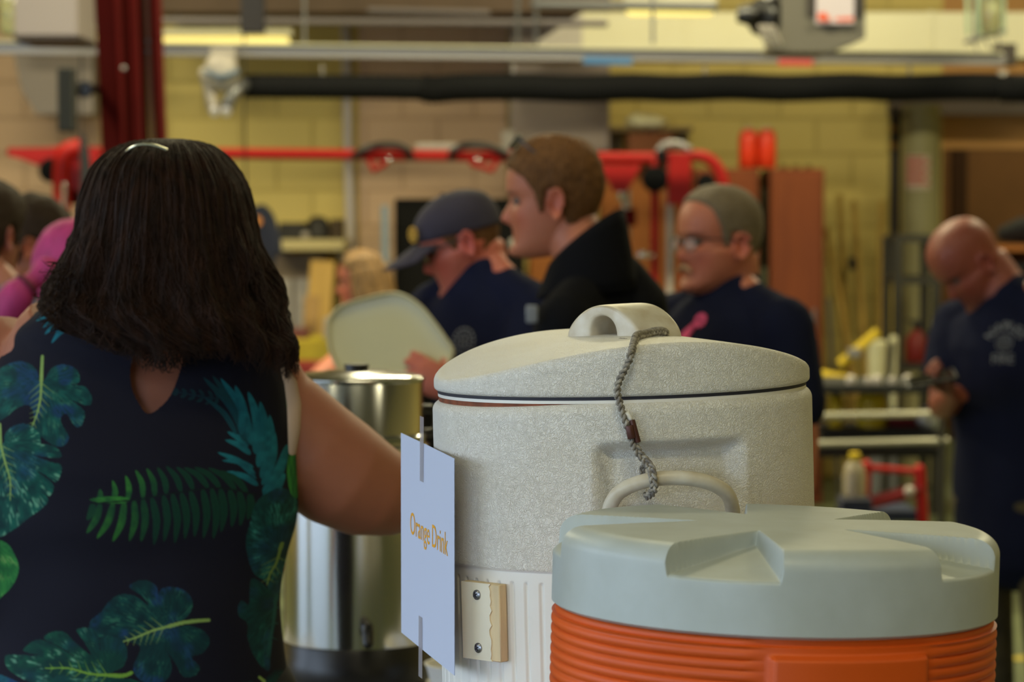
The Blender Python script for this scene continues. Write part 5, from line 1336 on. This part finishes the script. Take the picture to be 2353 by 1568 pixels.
plank(718, 680, 690, .04, 14.6, mat('pale plank', (160, 124, 70), .7), 'wooden_plank', 'short darker plank leaning in front of the yellow plank', 'plank')
wbn = thing('workbench', 'low bench with yellow top behind the woman and urn', 'bench', (P(690, 850, 12.6).x, 12.6, 0))
pbox(560, 782, 760, 832, 12.6, .6, mat('yellow green bin', (170, 150, 30), .6, var=.2, vs=5), 'top_bin', wbn)
for px in (575, 745):
    for dy in (.05, .5): a = P(px, 832, 12.6); MB().box((a.x, 12.6+dy, a.z/2), (.02, .02, a.z/2)).build('leg', m_grey, wbn)
o = pbox(655, 757, 706, 782, 12.75, .2, mat('maroon tin', (100, 50, 44), .6), 'tin_box'); tag(o, 'small maroon box on the yellow bench top', 'box')
o = MB().lathe([(.04, 0), (.05, .02), (.045, .10), (.001, .11)], P(690, 782, 12.66)+Vector((.15, 0, 0)), 20).build('cloth_ball', m_galv); tag(o, 'small pale can on the right end of the yellow bench', 'can')
o = pbox(560, 836, 745, 866, 12.2, .3, mat('dark red crate', (120, 24, 16), .6), 'crate'); tag(o, 'dark red crate just above the urn rim behind the woman', 'crate')
a = P(650, 866, 12.2); o2 = MB().box((a.x, 12.35, a.z/2), (.17, .12, a.z/2)).build('crate_stand', m_grey); tag(o2, 'grey stand under the dark red crate', 'stand')
# ---- black locker
bl_ = thing('black_cabinet', 'tall black cabinet behind the man in the cap', 'cabinet', (P(1060, 700, 14.6).x, 14.9, 0))
a, b = P(906, 456, 14.6), P(1205, 456, 14.6); MB().box(((a.x+b.x)/2, 14.9, a.z/2+.01), ((b.x-a.x)/2, .3, a.z/2-.01), bev=.01).build('carcass', mat('black cabinet paint', (14, 13, 13), .9, spec=.15), bl_)
for sx in (.26, .74): x = a.x+(b.x-a.x)*sx; MB().box((x, 14.585, a.z/2), ((b.x-a.x)*.235, .012, a.z/2-.05), bev=.004).build('door', mat('black door paint', (17, 16, 15), .85, spec=.15), bl_)
MB().ell(P(1182, 560, 14.56), (.03, .012, .03), 12).build('lock', m_galv, bl_)
o = MB().tube([P(884, 480, 14.5), Vector((P(890, 600, 14.4).x, 14.4, .02))], .020, 12).build('rolled_banner', mat('pale blue banner', (120, 135, 150), .5)); tag(o, 'pale blue rolled banner standing left of the black cabinet', 'banner')
# ---- wood lockers
def locker(name, px0, px1, py, d, m, label, dark=None):
    a, b = P(px0, py, d), P(px1, py, d); t = thing(name, label, 'locker', ((a.x+b.x)/2, d+.3, 0)); h = a.z
    MB().box(((a.x+b.x)/2, d+.3, h/2), ((b.x-a.x)/2, .3, h/2), bev=.006).build('carcass', m, t)
    MB().box(((a.x+b.x)/2, d-.011, h/2+.02), ((b.x-a.x)/2-.02, .012, h/2-.06), bev=.004).build('door', m, t)
    MB().tube([(b.x-.05, d-.03, h*.52), (b.x-.05, d-.03, h*.58)], .008, 8).build('handle', m_grey, t)
    return t
locker('wooden_locker', 1772, 1894, 388, 14.5, m_locker, 'brown wooden locker nearest the leaning poles')
locker('wooden_locker', 1600, 1744, 388, 14.5, m_locker, 'brown wooden locker behind the older man, below the orange jug')
locker('wooden_locker', 1384, 1596, 380, 15.15, m_lockero, 'amber wooden locker behind the red exercise machine')
o = pbox(1215, 590, 1380, 760, 14.9, .5, m_lockero, 'wooden_chest', bev=.01); tag(o, 'amber wooden chest between the black cabinet and the amber locker', 'chest')
a = P(1215, 760, 14.9); MB()
o2 = MB().box(((P(1215, 0, 14.9).x+P(1380, 0, 14.9).x)/2, 15.15, a.z/2), (.18, .24, a.z/2)).build('chest_stand', m_grey); tag(o2, 'grey stand under the amber chest', 'stand')
# broom between lockers
o = thing('push_broom', 'broom standing in the dark gap between the two brown lockers', 'broom', (P(1758, 0, 14.6).x, 14.65, 0))
x = P(1758, 0, 14.65).x; MB().tube([(x, 14.65, .08), (x, 14.65, P(0, 620, 14.65).z)], .018, 10).build('handle', mat('grey green handle', (120, 124, 96), .5), o); MB().tube([(x, 14.65, P(0, 620, 14.65).z), (x, 14.65, P(0, 440, 14.65).z)], .014, 10).build('grip', mat('dark olive grip', (50, 46, 22), .7), o)
MB().box((x, 14.65, .045), (.024, .10, .045), bev=.01).build('brush_head', m_yelw, o)
a, b = P(1744, 395, 15.1), P(1772, 395, 15.1); o = MB().box(((a.x+b.x)/2, 15.13, .86), (.029, .01, .84)).build('gap_shade_panel', m_black); tag(o, 'black panel added as the shade in the gap between the two brown lockers', 'panel')  # black sheet added to draw the shade inside the gap
# jug
jg = thing('fuel_jug', 'bright orange twin-bodied plastic jug on top of the brown locker', 'jug', P(1740, 386, 14.75))
for px in (1719, 1761):
    c = P(px, 387, 14.72); mb = MB(); hh = M(90, 14.72); V = []
    for (rr, z) in ((.90, 0), (1, .01), (1, hh*.72), (.97, hh*.85), (.75, hh*.95), (.4, hh)):
        V.append([c+Vector((M(21.5, 14.72)*rr*math.copysign(abs(math.cos(t))**.7, math.cos(t)), .075*rr*math.copysign(abs(math.sin(t))**.7, math.sin(t)), z)) for t in np.linspace(0, 2*PI, 28, endpoint=False)])
    mb.grid(V, wrap=True, cap0=True, cap1=True); mb.build('tank', m_redp, jg); MB().lathe([(.028, 0), (.028, .016), (.001, .018)], c+Vector((0, 0, hh-.004)), 16).build('cap', m_bucket, jg)
for k, px in enumerate((1801, 1829, 1858)):
    o = MB().ell(P(px, 384, 14.7)+Vector((0, 0, 0.0)), (.022, .02, .012), 12).build('small_lock', mat('olive brass', (110, 96, 44), .5, metal=.4)); tag(o, 'small brassy knob in the row on top of the brown locker', 'knob', 'brass knobs on the locker')
# box and bag on the amber locker, wall bracket shelf
o = pbox(1446, 306, 1546, 379, 14.95, .4, mat('brown cardboard', (128, 76, 46), .8), 'cardboard_box'); tag(o, 'brown cardboard box on top of the amber locker', 'box')
mb = MB(); c = P(1490, 305, 15.1); mb.ell(c+Vector((0, 0, .055)), (.115, .12, .045), 24); o = mb.build('plastic_bag', mat('white bag film', (225, 220, 185), .4, bump=.02, bs=14)); folds(o, .02, 14); tag(o, 'crumpled white bag on the brown cardboard box', 'bag')
ws = thing('wall_shelf', 'narrow grey shelf on the back wall behind the white bag', 'shelf', P(1500, 296, 15.8)); pbox(1402, 290, 1592, 303, 15.7, .3, mat('grey brown shelf', (132, 112, 78), .6), 'board', ws); pbox(1415, 303, 1424, 345, 15.8, .2, m_grey, 'bracket', ws); pbox(1570, 303, 1578, 330, 15.8, .2, m_grey, 'bracket', ws)
# ---- ducts
dk = thing('air_duct', 'large pale sheet metal duct with a sloping end below the ceiling', 'duct', P(1700, 60, 14.6))
a = P(1180, 132, 14.4); mb = MB(); zt = P(0, 28, 14.4).z; zb = P(0, 132, 14.4).z
x0, x1, x2 = P(1180, 0, 14.4).x, P(1338, 0, 14.4).x, P(2480, 0, 14.4).x
mb.prism([(x0, zb), (x1, zb), (x1, zt)], (0, 15.0, 0), (1, 0, 0), (0, 0, 1), .6); mb.build('end_piece', m_galv, dk, smooth=False)
MB().box(((x1+x2)/2, 14.7, (zt+zb)/2), ((x2-x1)/2, .3, (zt-zb)/2)).build('duct_run', m_duct, dk, smooth=False)
for px in (1580, 1860, 2140): x = P(px, 0, 14.4).x; MB().box((x, 14.7, (zt+zb)/2), (.012, .306, (zt-zb)/2+.006)).build('joint_flange', m_duct, dk, smooth=False)
for px in (1500, 2000): x = P(px, 0, 14.4).x; MB().tube([(x, 14.7, zt), (x, 14.7, 4.2)], .008, 8, round_=False).build('hanger', m_grey, dk)
dv = thing('air_duct', 'grey vertical duct dropping down the back wall above the young man', 'duct', P(1280, 300, 15.4))
a, b = P(1172, 345, 15.3), P(1400, 345, 15.3); zt = P(0, 60, 15.3).z; MB().box(((a.x+b.x)/2, 15.635, (a.z+zt)/2), ((b.x-a.x)/2, .335, (zt-a.z)/2)).build('duct_drop', mat('lilac grey duct', (150, 136, 130), .6, metal=.1), dv, smooth=False)
pbox(1152, 300, 1184, 350, 15.1, .2, m_galv, 'side_vane', dv)
# left side: heater box and hopper
hb_ = thing('unit_heater', 'grey box-shaped heater hanging at the top left corner', 'heater', P(100, 40, 11.6)); pbox(32, -60, 178, 82, 11.55, .5, mat('grey heater casing', (150, 140, 140), .5, metal=.1), 'casing', hb_); pbox(30, 82, 182, 93, 11.53, .54, mat('dark edge', (50, 40, 42), .6), 'bottom_tray', hb_)
for px in (60, 150): MB().tube([P(px, -60, 11.8), Vector((P(px, -60, 11.8).x, 11.8, 4.2))], .008, 8, round_=False).build('hanger', m_grey, hb_)
gl_ = thing('cage_lamp', 'lamp with a glass globe hanging at the extreme top left', 'lamp', P(20, 20, 12.6)); MB().lathe([(.03, -.12), (.05, -.09), (.055, .05), (.03, .09)], P(24, 20, 12.6), 20).build('globe', mat('glass globe', (220, 225, 190), .1, trans=.8), gl_); MB().tube([P(24, -10, 12.6), Vector((P(24, 0, 12.6).x, 12.6, 4.2))], .02, 10, round_=False).build('stem', m_black, gl_)
ho = thing('air_duct', 'grey hopper shaped duct tapering down on the left back wall', 'duct', P(130, 200, 15.2)); mb = MB()
q = [(30, 118), (215, 118), (215, 262), (82, 262), (48, 205)]; o_ = P(0, 0, 15.2)
pts2 = [P(x, y, 15.2) for x, y in q]; mb.prism([(p.x, p.z) for p in pts2][::-1], (0, 15.7, 0), (1, 0, 0), (0, 0, 1), .5); mb.build('hopper', mat('grey lilac hopper metal', (128, 118, 114), .6, metal=.1), ho, smooth=False)  # the hopper's own even grey
a = P(120, 118, 15.2); MB().box((a.x, 15.5, (a.z+4.2)/2), (.2, .2, (4.2-a.z)/2)).build('riser', m_galv, ho)
# pipes under the soffit
for k, (px0, px1, py, d, r, lb) in enumerate(((366, 1390, 50, 13.6, .017, 'lower grey pipe running along below the brown deck'), (850, 1120, 26, 14.0, .014, 'short grey pipe above the lower grey pipe'), (1230, 1640, 12, 13.2, .022, 'dark pipe at the top edge above the sloping duct'))):
    o = MB().tube([P(px0, py-2, d), P(px1, py+4, d)], r, 12).build('ceiling_pipe', m_grey if k == 2 else mat('dull pipe', (112, 104, 106), .6)); tag(o, lb, 'pipe')
for k, (px, lb) in enumerate(((1190, 'thin hanging rod left of the sloping duct'), (1232, 'thin hanging rod in front of the sloping duct'))):
    o = MB().tube([P(px, 112, 13.4), Vector((P(px, 0, 13.4).x, 13.4, 4.2))], .010, 8).build('hanging_rod', m_grey); tag(o, lb, 'rod')
# unit heater right
uh = thing('unit_heater', 'dark grey unit heater with white label and black fan motor at the top right', 'heater', P(1850, 40, 11.5))
mb = MB(); a = [P(1795, -80, 11.4), P(1988, -80, 11.4), P(1988, 88, 11.4), P(1905, 120, 11.4), P(1770, 118, 11.4), P(1795, 60, 11.4)]
mb.prism([(p.x, p.z) for p in a][::-1], (0, 11.85, 0), (1, 0, 0), (0, 0, 1), .45); mb.build('casing', mat('heater grey paint', (98, 94, 86), .5), uh, smooth=False)
pbox(1876, -60, 1962, 55, 11.385, .014, mat('white label', (190, 180, 190), .6), 'label_plate', uh, bev=0); pbox(1855, -60, 1985, 36, 11.392, .01, mat('dark louvre', (48, 42, 40), .6), 'louvre', uh, bev=0)
lbp = mat('orange red print', (205, 80, 40), .7)
mb = MB(); q = P(1880, 48, 11.37); k = M(1, 11.37); mb.prism([(0, 0), (26*k, 0), (26*k, 8*k), (14*k, 20*k), (0, 18*k)], q, (1, 0, 0), (0, 0, 1), .002); mb.prism([(40*k, 0), (80*k, 0), (80*k, 9*k), (40*k, 7*k)], q, (1, 0, 0), (0, 0, 1), .002); mb.build('label_print', lbp, uh, smooth=False)
MB().lathe([(.05, -.10), (.085, -.08), (.09, 0), (.075, .06), (.03, .08)], P(1770, 40, 11.5), 28, ax=(-.8, -.6, 0)).build('fan_motor', m_black, uh); MB().lathe([(.03, -.03), (.045, 0), (.03, .05)], P(1722, 34, 11.42), 20, ax=(-1, 0, 0)).build('motor_end', m_black, uh)
for i in range(5):
    mb = MB(); mb.tube([P(1745+i*8, 60, 11.34), P(1758+i*9, 100, 11.36)], .006, 8); mb.build('guard_wire', m_galv, uh)
for px in (1830, 1960): MB().tube([P(px, -80, 11.6), Vector((P(px, -80, 11.6).x, 11.6, 4.2))], .009, 8, round_=False).build('hanger', m_grey, uh)
# wire-guarded glass lamp right
wl_ = thing('cage_lamp', 'glass lamp in a wire frame hanging at the top right', 'lamp', P(2262, 50, 12))
for px in (2222, 2246, 2305): MB().tube([P(px, -60, 12), P(px+2, 78, 12)], .009, 10).build('frame_wire', mat('pale green glass tube', (170, 190, 160), .2), wl_)
MB().tube([P(2220, 96, 12), P(2308, 70, 12)], .010, 10).build('cross_wire', m_grey, wl_); MB().lathe([(.03, 0), (.045, .03), (.045, .22), (.02, .25)], P(2275, 85, 12), 20).build('globe', mat('glass globe', (220, 225, 190), .1, trans=.8), wl_)
for a, b in (((2236, 92), (2246, 118)), ((2262, 86), (2275, 112)), ((2290, 78), (2298, 108))): MB().tube([P(*a, 12), P(*b, 12)], .003, 6).build('wire', m_grey, wl_)
MB().tube([P(2265, -60, 12.02), Vector((P(2265, -60, 12).x, 12.02, 4.2))], .01, 8, round_=False).build('hanger', m_grey, wl_); MB().tube([P(2222, -60, 12), P(2307, -60, 12)], .012, 8).build('top_bar', m_grey, wl_)
o = pbox(2290, 100, 2336, 150, 12.6, .12, mat('dark grey bracket', (70, 62, 58), .6), 'rail_end_bracket'); o.parent = None; tag(o, 'dark grey bracket at the right end of the overhead rail', 'bracket')
# ---- big grey-green column with sign
pc = thing('storage_tube', 'thick grey green vertical pipe with a red and white notice at the right', 'pipe', (P(2118, 0, 15.4).x, 15.4, 0))
MB().tube([P(2118, 240, 15.4), Vector((P(2118, 0, 15.4).x, 15.4, .02))], M(44, 15.4), 36, round_=False).build('pipe', mat('grey green pipe', (142, 136, 96), .6), pc)
rr = M(44, 15.4)+.003; V = [[Vector((P(2118, 0, 15.4).x+rr*math.sin(a), 15.4-rr*math.cos(a), P(0, y, 15.4).z)) for a in np.linspace(-.95, .35, 12)] for y in (358, 436)]
MB().grid(V, flip=True).build('notice', mat('notice white', (190, 170, 150), .6), pc)
for i, y in enumerate((362, 373, 384, 395, 406, 417)):
    rr2 = rr+.002; V = [[Vector((P(2118, 0, 15.4).x+rr2*math.sin(a), 15.4-rr2*math.cos(a), P(0, yy, 15.4).z)) for a in np.linspace(-.90, .30 if i % 2 else .05, 10)] for yy in (y, y+6)]
    MB().grid(V, flip=True).build('notice_line', mat('notice red', (170, 50, 40), .7), pc)
dp = thing('shadow_slit_pipe', 'dark pipe put in for the shadowed slit, with brass fittings, left of the thick pipe', 'pipe', (P(2058, 0, 15.5).x, 15.5, 0))  # dark pipe stands in for the shadowed slit behind the fittings
MB().tube([P(2058, 245, 15.5), Vector((P(2058, 0, 15.5).x, 15.5, .02))], M(13, 15.5), 16, round_=False).build('pipe', mat('dark pipe', (44, 36, 26), .6), dp)
for y in (296, 335): MB().lathe([(.016, -.03), (.02, 0), (.008, .01)], P(2052, y, 15.44), 14, ax=(0, -1, 0)).build('valve', mat('brass', (170, 130, 70), .35, metal=.8), dp)
MB().tube([P(2072, 262, 15.4), P(2076, 264, 15.3)], .012, 10).build('side_outlet', m_black, dp)
# ---- black steel rack
rk = thing('steel_rack', 'open black steel rack in front of the thick pipe', 'rack', (P(2105, 0, 14).x, 14.2, 0)); m_rk = mat('black rack steel', (40, 37, 26), .6)
xa, xb = P(2066, 0, 14).x, P(2156, 0, 14).x; zt = P(0, 546, 14).z
for x in (xa, xb):
    for y in (14, 14.4): MB().box((x, y, zt/2), (.022, .022, zt/2)).build('post', m_rk, rk)
for py in (548, 645, 845): z = P(0, py, 14).z; MB().box(((xa+xb)/2, 14.2, z), ((xb-xa)/2, .22, .018)).build('shelf', m_rk, rk)
ex = thing('fire_extinguisher', 'red fire extinguisher standing on the black steel rack', 'extinguisher', P(2106, 836, 14.15)); c = P(2106, 836, 14.15); hh = M(80, 14.15)
MB().lathe([(.05, 0), (.055, .01), (.055, hh*.7), (.03, hh*.9), (.012, hh)], c, 24).build('cylinder', mat('extinguisher red', (126, 24, 18), .5), ex); MB().lathe([(.018, hh), (.02, hh+.03), (.008, hh+.05)], c, 16).build('valve', m_black, ex); MB().tube([c+Vector((.0, -.01, hh+.03)), c+Vector((-.05, -.02, hh+.045))], .007, 8).build('lever', m_black, ex)
# ---- leaning poles
for k, (xa_, ya, xb_, d, m, lb) in enumerate(((1929, 452, 1962, 15.5, m_yelw, 'wooden pole leaning closest to the brown locker'), (1962, 466, 2010, 15.4, m_yelw, 'wooden pole second from the brown locker'), (2026, 466, 2018, 15.5, m_yelw, 'wooden pole leaning just left of the dark pipe in the shadowed slit'), (1900, 530, 2010, 15.2, m_yelw, 'wooden pole slanting across behind the other poles'))):
    a = P(xa_, ya, d); b = Vector((P(xb_, 900, d-.25).x, d-.25, .02)); o = MB().tube([a, b], .017, 12).build('wooden_pole', m); tag(o, lb, 'pole')
o = MB().box(P(1958, 606, 15.3), (.02, .02, .035), bev=.005).build('pole_clip', m_black); tag(o, 'small black clip holding the poles on the wall', 'clip')
a = P(2046, 640, 15.1); o = MB().tube([a, Vector((P(2040, 800, 14.9).x, 14.9, .02))], .024, 12).build('yellow_pole', m_yel); tag(o, 'bright yellow pole at the right end of the leaning poles', 'pole')
# hurdle: folding yellow barrier
yb_ = thing('folding_barrier', 'yellow folding barrier with slanted bars behind the black bench rail', 'barrier', (P(1980, 0, 12.6).x, 12.6, 0))
for a, b, nm in (((1930, 838), (2018, 762), 'slanted_bar'), ((1858, 856), (1965, 876), 'low_bar')): MB().tube([P(*a, 12.6), P(*b, 12.6)], .019, 12, lat=(0, 1, 0), ry=[.022, .022], round_=False).build(nm, m_yel, yb_)
pbox(1948, 800, 1978, 822, 12.55, .03, m_alu, 'reflector', yb_)
for px, py in ((1905, 690), (2050, 790)): MB().tube([P(px, py, 12.62), Vector((P(px+30 if px < 2000 else px-30, 900, 12.62).x, 12.62, .02))], .010, 8).build('leg', m_rk, yb_)
for k, (px, lb, w_, py0) in enumerate(((2020, 'pale bucket with a lid behind the black bench rail', 40, 782), (2058, 'tall narrow pale canister beside the lidded bucket', 16, 772))):
    bk = thing('bucket', lb, 'bucket', (P(px, 0, 13.2).x, 13.2, 0)); zt = P(0, py0, 13.2).z; w2 = M(w_, 13.2)/1
    MB().lathe([(w2*.45, zt-.34), (w2*.5, zt-.33), (w2*.56, zt-.04), (w2*.56, zt-.03)], (P(px, 0, 13.2).x, 13.2, 0), 28).build('pail', m_bucket, bk); MB().lathe([(w2*.59, zt-.05), (w2*.60, zt-.01), (w2*.4, zt), (.001, zt)], (P(px, 0, 13.2).x, 13.2, 0), 28).build('lid', m_bucket, bk)
    st_ = MB().box((P(px, 0, 13.2).x, 13.2, (zt-.34)/2), (w2*.42, w2*.42, (zt-.34)/2)).build('pedestal', m_grey, bk)
# ---- weight bench / cart at the right: black top rail, two pale rails
ct_ = thing('stretcher_cart', 'long low cart with black top rail and two pale metal side rails at the right', 'cart', (P(2020, 0, 10.6).x, 10.6, 0))
m_rail = mat('pale enamel rail', (186, 182, 160), .35, metal=.3)
pbox(1780, 884, 2190, 905, 10.55, .5, mat('dark padded rail', (30, 30, 27), .8), 'padded_top', ct_)
for i, px in enumerate((1955, 1995, 2015, 2050, 2085)): MB().tube([P(px, 884, 10.6), P(px, 872, 10.6)], .012 if i % 2 else .018, 10).build('peg', m_galv, ct_)
for y0, y1 in ((958, 951), (1022, 1013)):
    for d in (10.5, 11.1): MB().tube([P(1770, y0, d), P(2175, y1, d)], .0125, 12).build('side_rail', m_rail, ct_)
pbox(1780, 1030, 2170, 1052, 10.5, .6, m_black, 'lower_deck', ct_)
pbox(1888, 988, 2150, 1008, 10.7, .4, mat('black bag cloth', (26, 24, 22), .8), 'black_mat', ct_)
for px in (1795, 2165):
    for d in (10.5, 11.1): a = P(px, 895, d); MB().tube([a, Vector((a.x, d, .06))], .014, 10).build('post', m_rk, ct_); MB().lathe([(.03, -.015), (.055, -.012), (.055, .012), (.03, .015)], (a.x, d, .056), 18, ax=(1, 0, 0)).build('caster', m_black, ct_)
for k, (px0, px1, py0, py1, lb) in enumerate(((1904, 1938, 912, 983, 'narrow yellow container on the cart next to the white cooler'), (1968, 2040, 914, 985, 'larger yellow container in the middle of the cart'))):
    a, b = P(px0, py0, 10.85), P(px1, py1, 10.85); w2 = (b.x-a.x)/2
    yb2 = thing('yellow_container', lb, 'container', ((a.x+b.x)/2, 10.85, b.z)); MB().tube([((a.x+b.x)/2, 10.85, b.z-.01), ((a.x+b.x)/2, 10.85, a.z-.02)], [w2*.92, w2], 20, lat=(1, 0, 0), ry=[.06, .065]).build('body', m_yel, yb2); MB().tube([((a.x+b.x)/2, 10.85, a.z-.03), ((a.x+b.x)/2, 10.85, a.z-.005)], .02, 12).build('cap', m_black, yb2)
mb = MB(); mb.ell(P(2134, 962, 10.75), (.048, .05, .045), 24); o = mb.build('silver_pouch', mat('silver foil', (190, 190, 195), .35, metal=.4)); folds(o, .012, 20); tag(o, 'crumpled silver white pouch on the cart by the bald man', 'pouch')
mb = MB(); mb.ell(P(2078, 968, 10.86), (.085, .06, .035), 20); o = mb.build('red_bag', mat('dark red cloth', (110, 22, 26), .8)); folds(o, .012, 14); tag(o, 'dark red cloth bag on the cart', 'bag')
# bottle and red dolly on the floor
bt = thing('spray_bottle', 'clear bottle with yellow cap above the orange cooler lid', 'bottle', P(1963, 1200, 9.6)); c = P(1963, 1142, 9.6); k = M(1, 9.6)
MB().lathe([(24*k, 0), (27*k, .005), (27*k, 50*k), (22*k, 72*k), (11*k, 84*k)], c, 28).build('bottle_body', mat('cloudy bottle', (190, 176, 150), .25, trans=.4), bt); MB().lathe([(12*k, 84*k), (13*k, 86*k), (13*k, 100*k), (8*k, 103*k)], c, 18).build('cap', m_yel, bt)
zt = c.z; bxo = thing('storage_box', 'dark blue box under the clear bottle', 'box', (c.x, 9.6, 0)); MB().box((c.x, 9.6, zt-.06), (.055, .06, .06), bev=.006).build('upper_box', mat('navy box', (24, 28, 52), .6), bxo); MB().box((c.x, 9.6, (zt-.12)/2), (.05, .055, (zt-.12)/2), bev=.006).build('lower_box', m_grey, bxo)
dl = thing('hand_dolly', 'red tubular dolly standing behind the orange cooler', 'dolly', (P(2050, 0, 9.9).x, 9.9, 0))
MB().tube([P(1990, 1070, 9.9), P(1986, 1190, 9.9), Vector((P(1984, 0, 9.9).x, 9.9, .03))], .020, 12).build('frame_tube', m_red, dl); MB().tube([P(2112, 1080, 9.9), P(2120, 1190, 9.9), Vector((P(2122, 0, 9.9).x, 9.9, .03))], .020, 12).build('frame_tube', m_red, dl)
MB().tube([P(1990, 1158, 9.9), P(2112, 1125, 9.9)], .024, 12).build('cross_tube', mat('crimson tube', (140, 22, 34), .45), dl); MB().tube([P(1990, 1075, 9.9), P(2112, 1085, 9.9)], .012, 12).build('top_tube', m_red, dl)
MB().ell(P(2090, 1130, 9.85), (.020,)*3, 14).build('hub_cap', m_galv, dl); MB().ell(P(1980, 1160, 9.85), (.024,)*3, 14).build('hub_cap', m_galv, dl)
pbox(1998, 1176, 2110, 1200, 9.9, .3, mat('deep blue tray', (22, 32, 60), .6), 'tray', dl)
# doorway wood and black bag on brown shelf at the far right
dj = struct(MB().box((P(2206, 0, 18.6).x, 18.6, 1.3), (.05, .05, 1.3)).build('door_1', mat('dark brown frame', (70, 44, 20), .7), smooth=False))
bs_ = thing('wooden_shelving', 'brown wooden shelving behind the bald man at the far right', 'shelving', (P(2350, 0, 12.8).x, 12.8, 0))
a, b = P(2288, 566, 12.8), P(2520, 566, 12.8)
for z in (a.z, a.z-.14, .6, .1): MB().box(((a.x+b.x)/2, 13.0, z-.01), ((b.x-a.x)/2, .2, .012)).build('shelf_board', m_lockero, bs_)
for x in (a.x, b.x): MB().box((x, 13.0, a.z/2), (.012, .2, a.z/2)).build('side_board', m_lockero, bs_)
MB().box(((a.x+b.x)/2, 13.19, a.z/2), ((b.x-a.x)/2, .008, a.z/2-.01)).build('back_board', m_lockero, bs_)
mb = MB(); c = P(2345, 560, 12.95); V = []
mb.tube([c+Vector((-.07, 0, .045)), c+Vector((.0, 0, .062)), c+Vector((.14, 0, .06)), c+Vector((.25, 0, .045))], [.04, .06, .062, .04], 20, lat=(0, 1, 0), ry=[.04, .06, .06, .04]); o = mb.build('duffel_bag', mat('black bag cloth', (26, 24, 22), .8)); tag(o, 'black bag on top of the brown shelving at the far right', 'bag')
o = pbox(2300, 604, 2420, 628, 12.84, .25, m_black, 'black_case'); tag(o, 'black case on the upper shelf behind the bald man', 'case')
# ================================================================ light
w = bpy.data.worlds.new('sky'); S.world = w; w.use_nodes = True
w.node_tree.nodes['Background'].inputs[0].default_value = (.64, .79, 1.0, 1); w.node_tree.nodes['Background'].inputs[1].default_value = 4.6
def ceiling_panel(x, y, power, label):
    t = thing('ceiling_light', label, 'light', (x, y, 3.95), 'ceiling light panels')
    MB().box((x, y, 4.0), (.62, .17, .03), bev=.008).build('housing', m_duct, t)
    la_ = bpy.data.lights.new('lamp', 'AREA'); la_.shape = 'RECTANGLE'; la_.size = 1.15; la_.size_y = .28; la_.energy = power; la_.color = (1., .91, .56)
    lo_ = bpy.data.objects.new('lamp', la_); COL.objects.link(lo_); lo_.parent = t; lo_.location = (0, 0, .012)
for x, y, pw in ((-3.5, 0.5, 24), (0, 0.5, 40), (3.5, 0.5, 30), (-3.5, 5.5, 22), (0, 5.5, 30), (3.5, 5.5, 22), (-3.5, 10.2, 150), (0, 10.2, 150), (3.0, 10.2, 125), (-2.6, 12.8, 60), (1.2, 13.4, 50), (4.2, 13.2, 40), (4.4, 18., 60)):  # last lamp is added, unseen, to brighten the room behind the doorway
    ceiling_panel(x, y, pw, 'pale ceiling light panel out of view under the ceiling deck')
for o in list(bpy.data.objects):
    if '_w' in o.keys(): del o['_w']
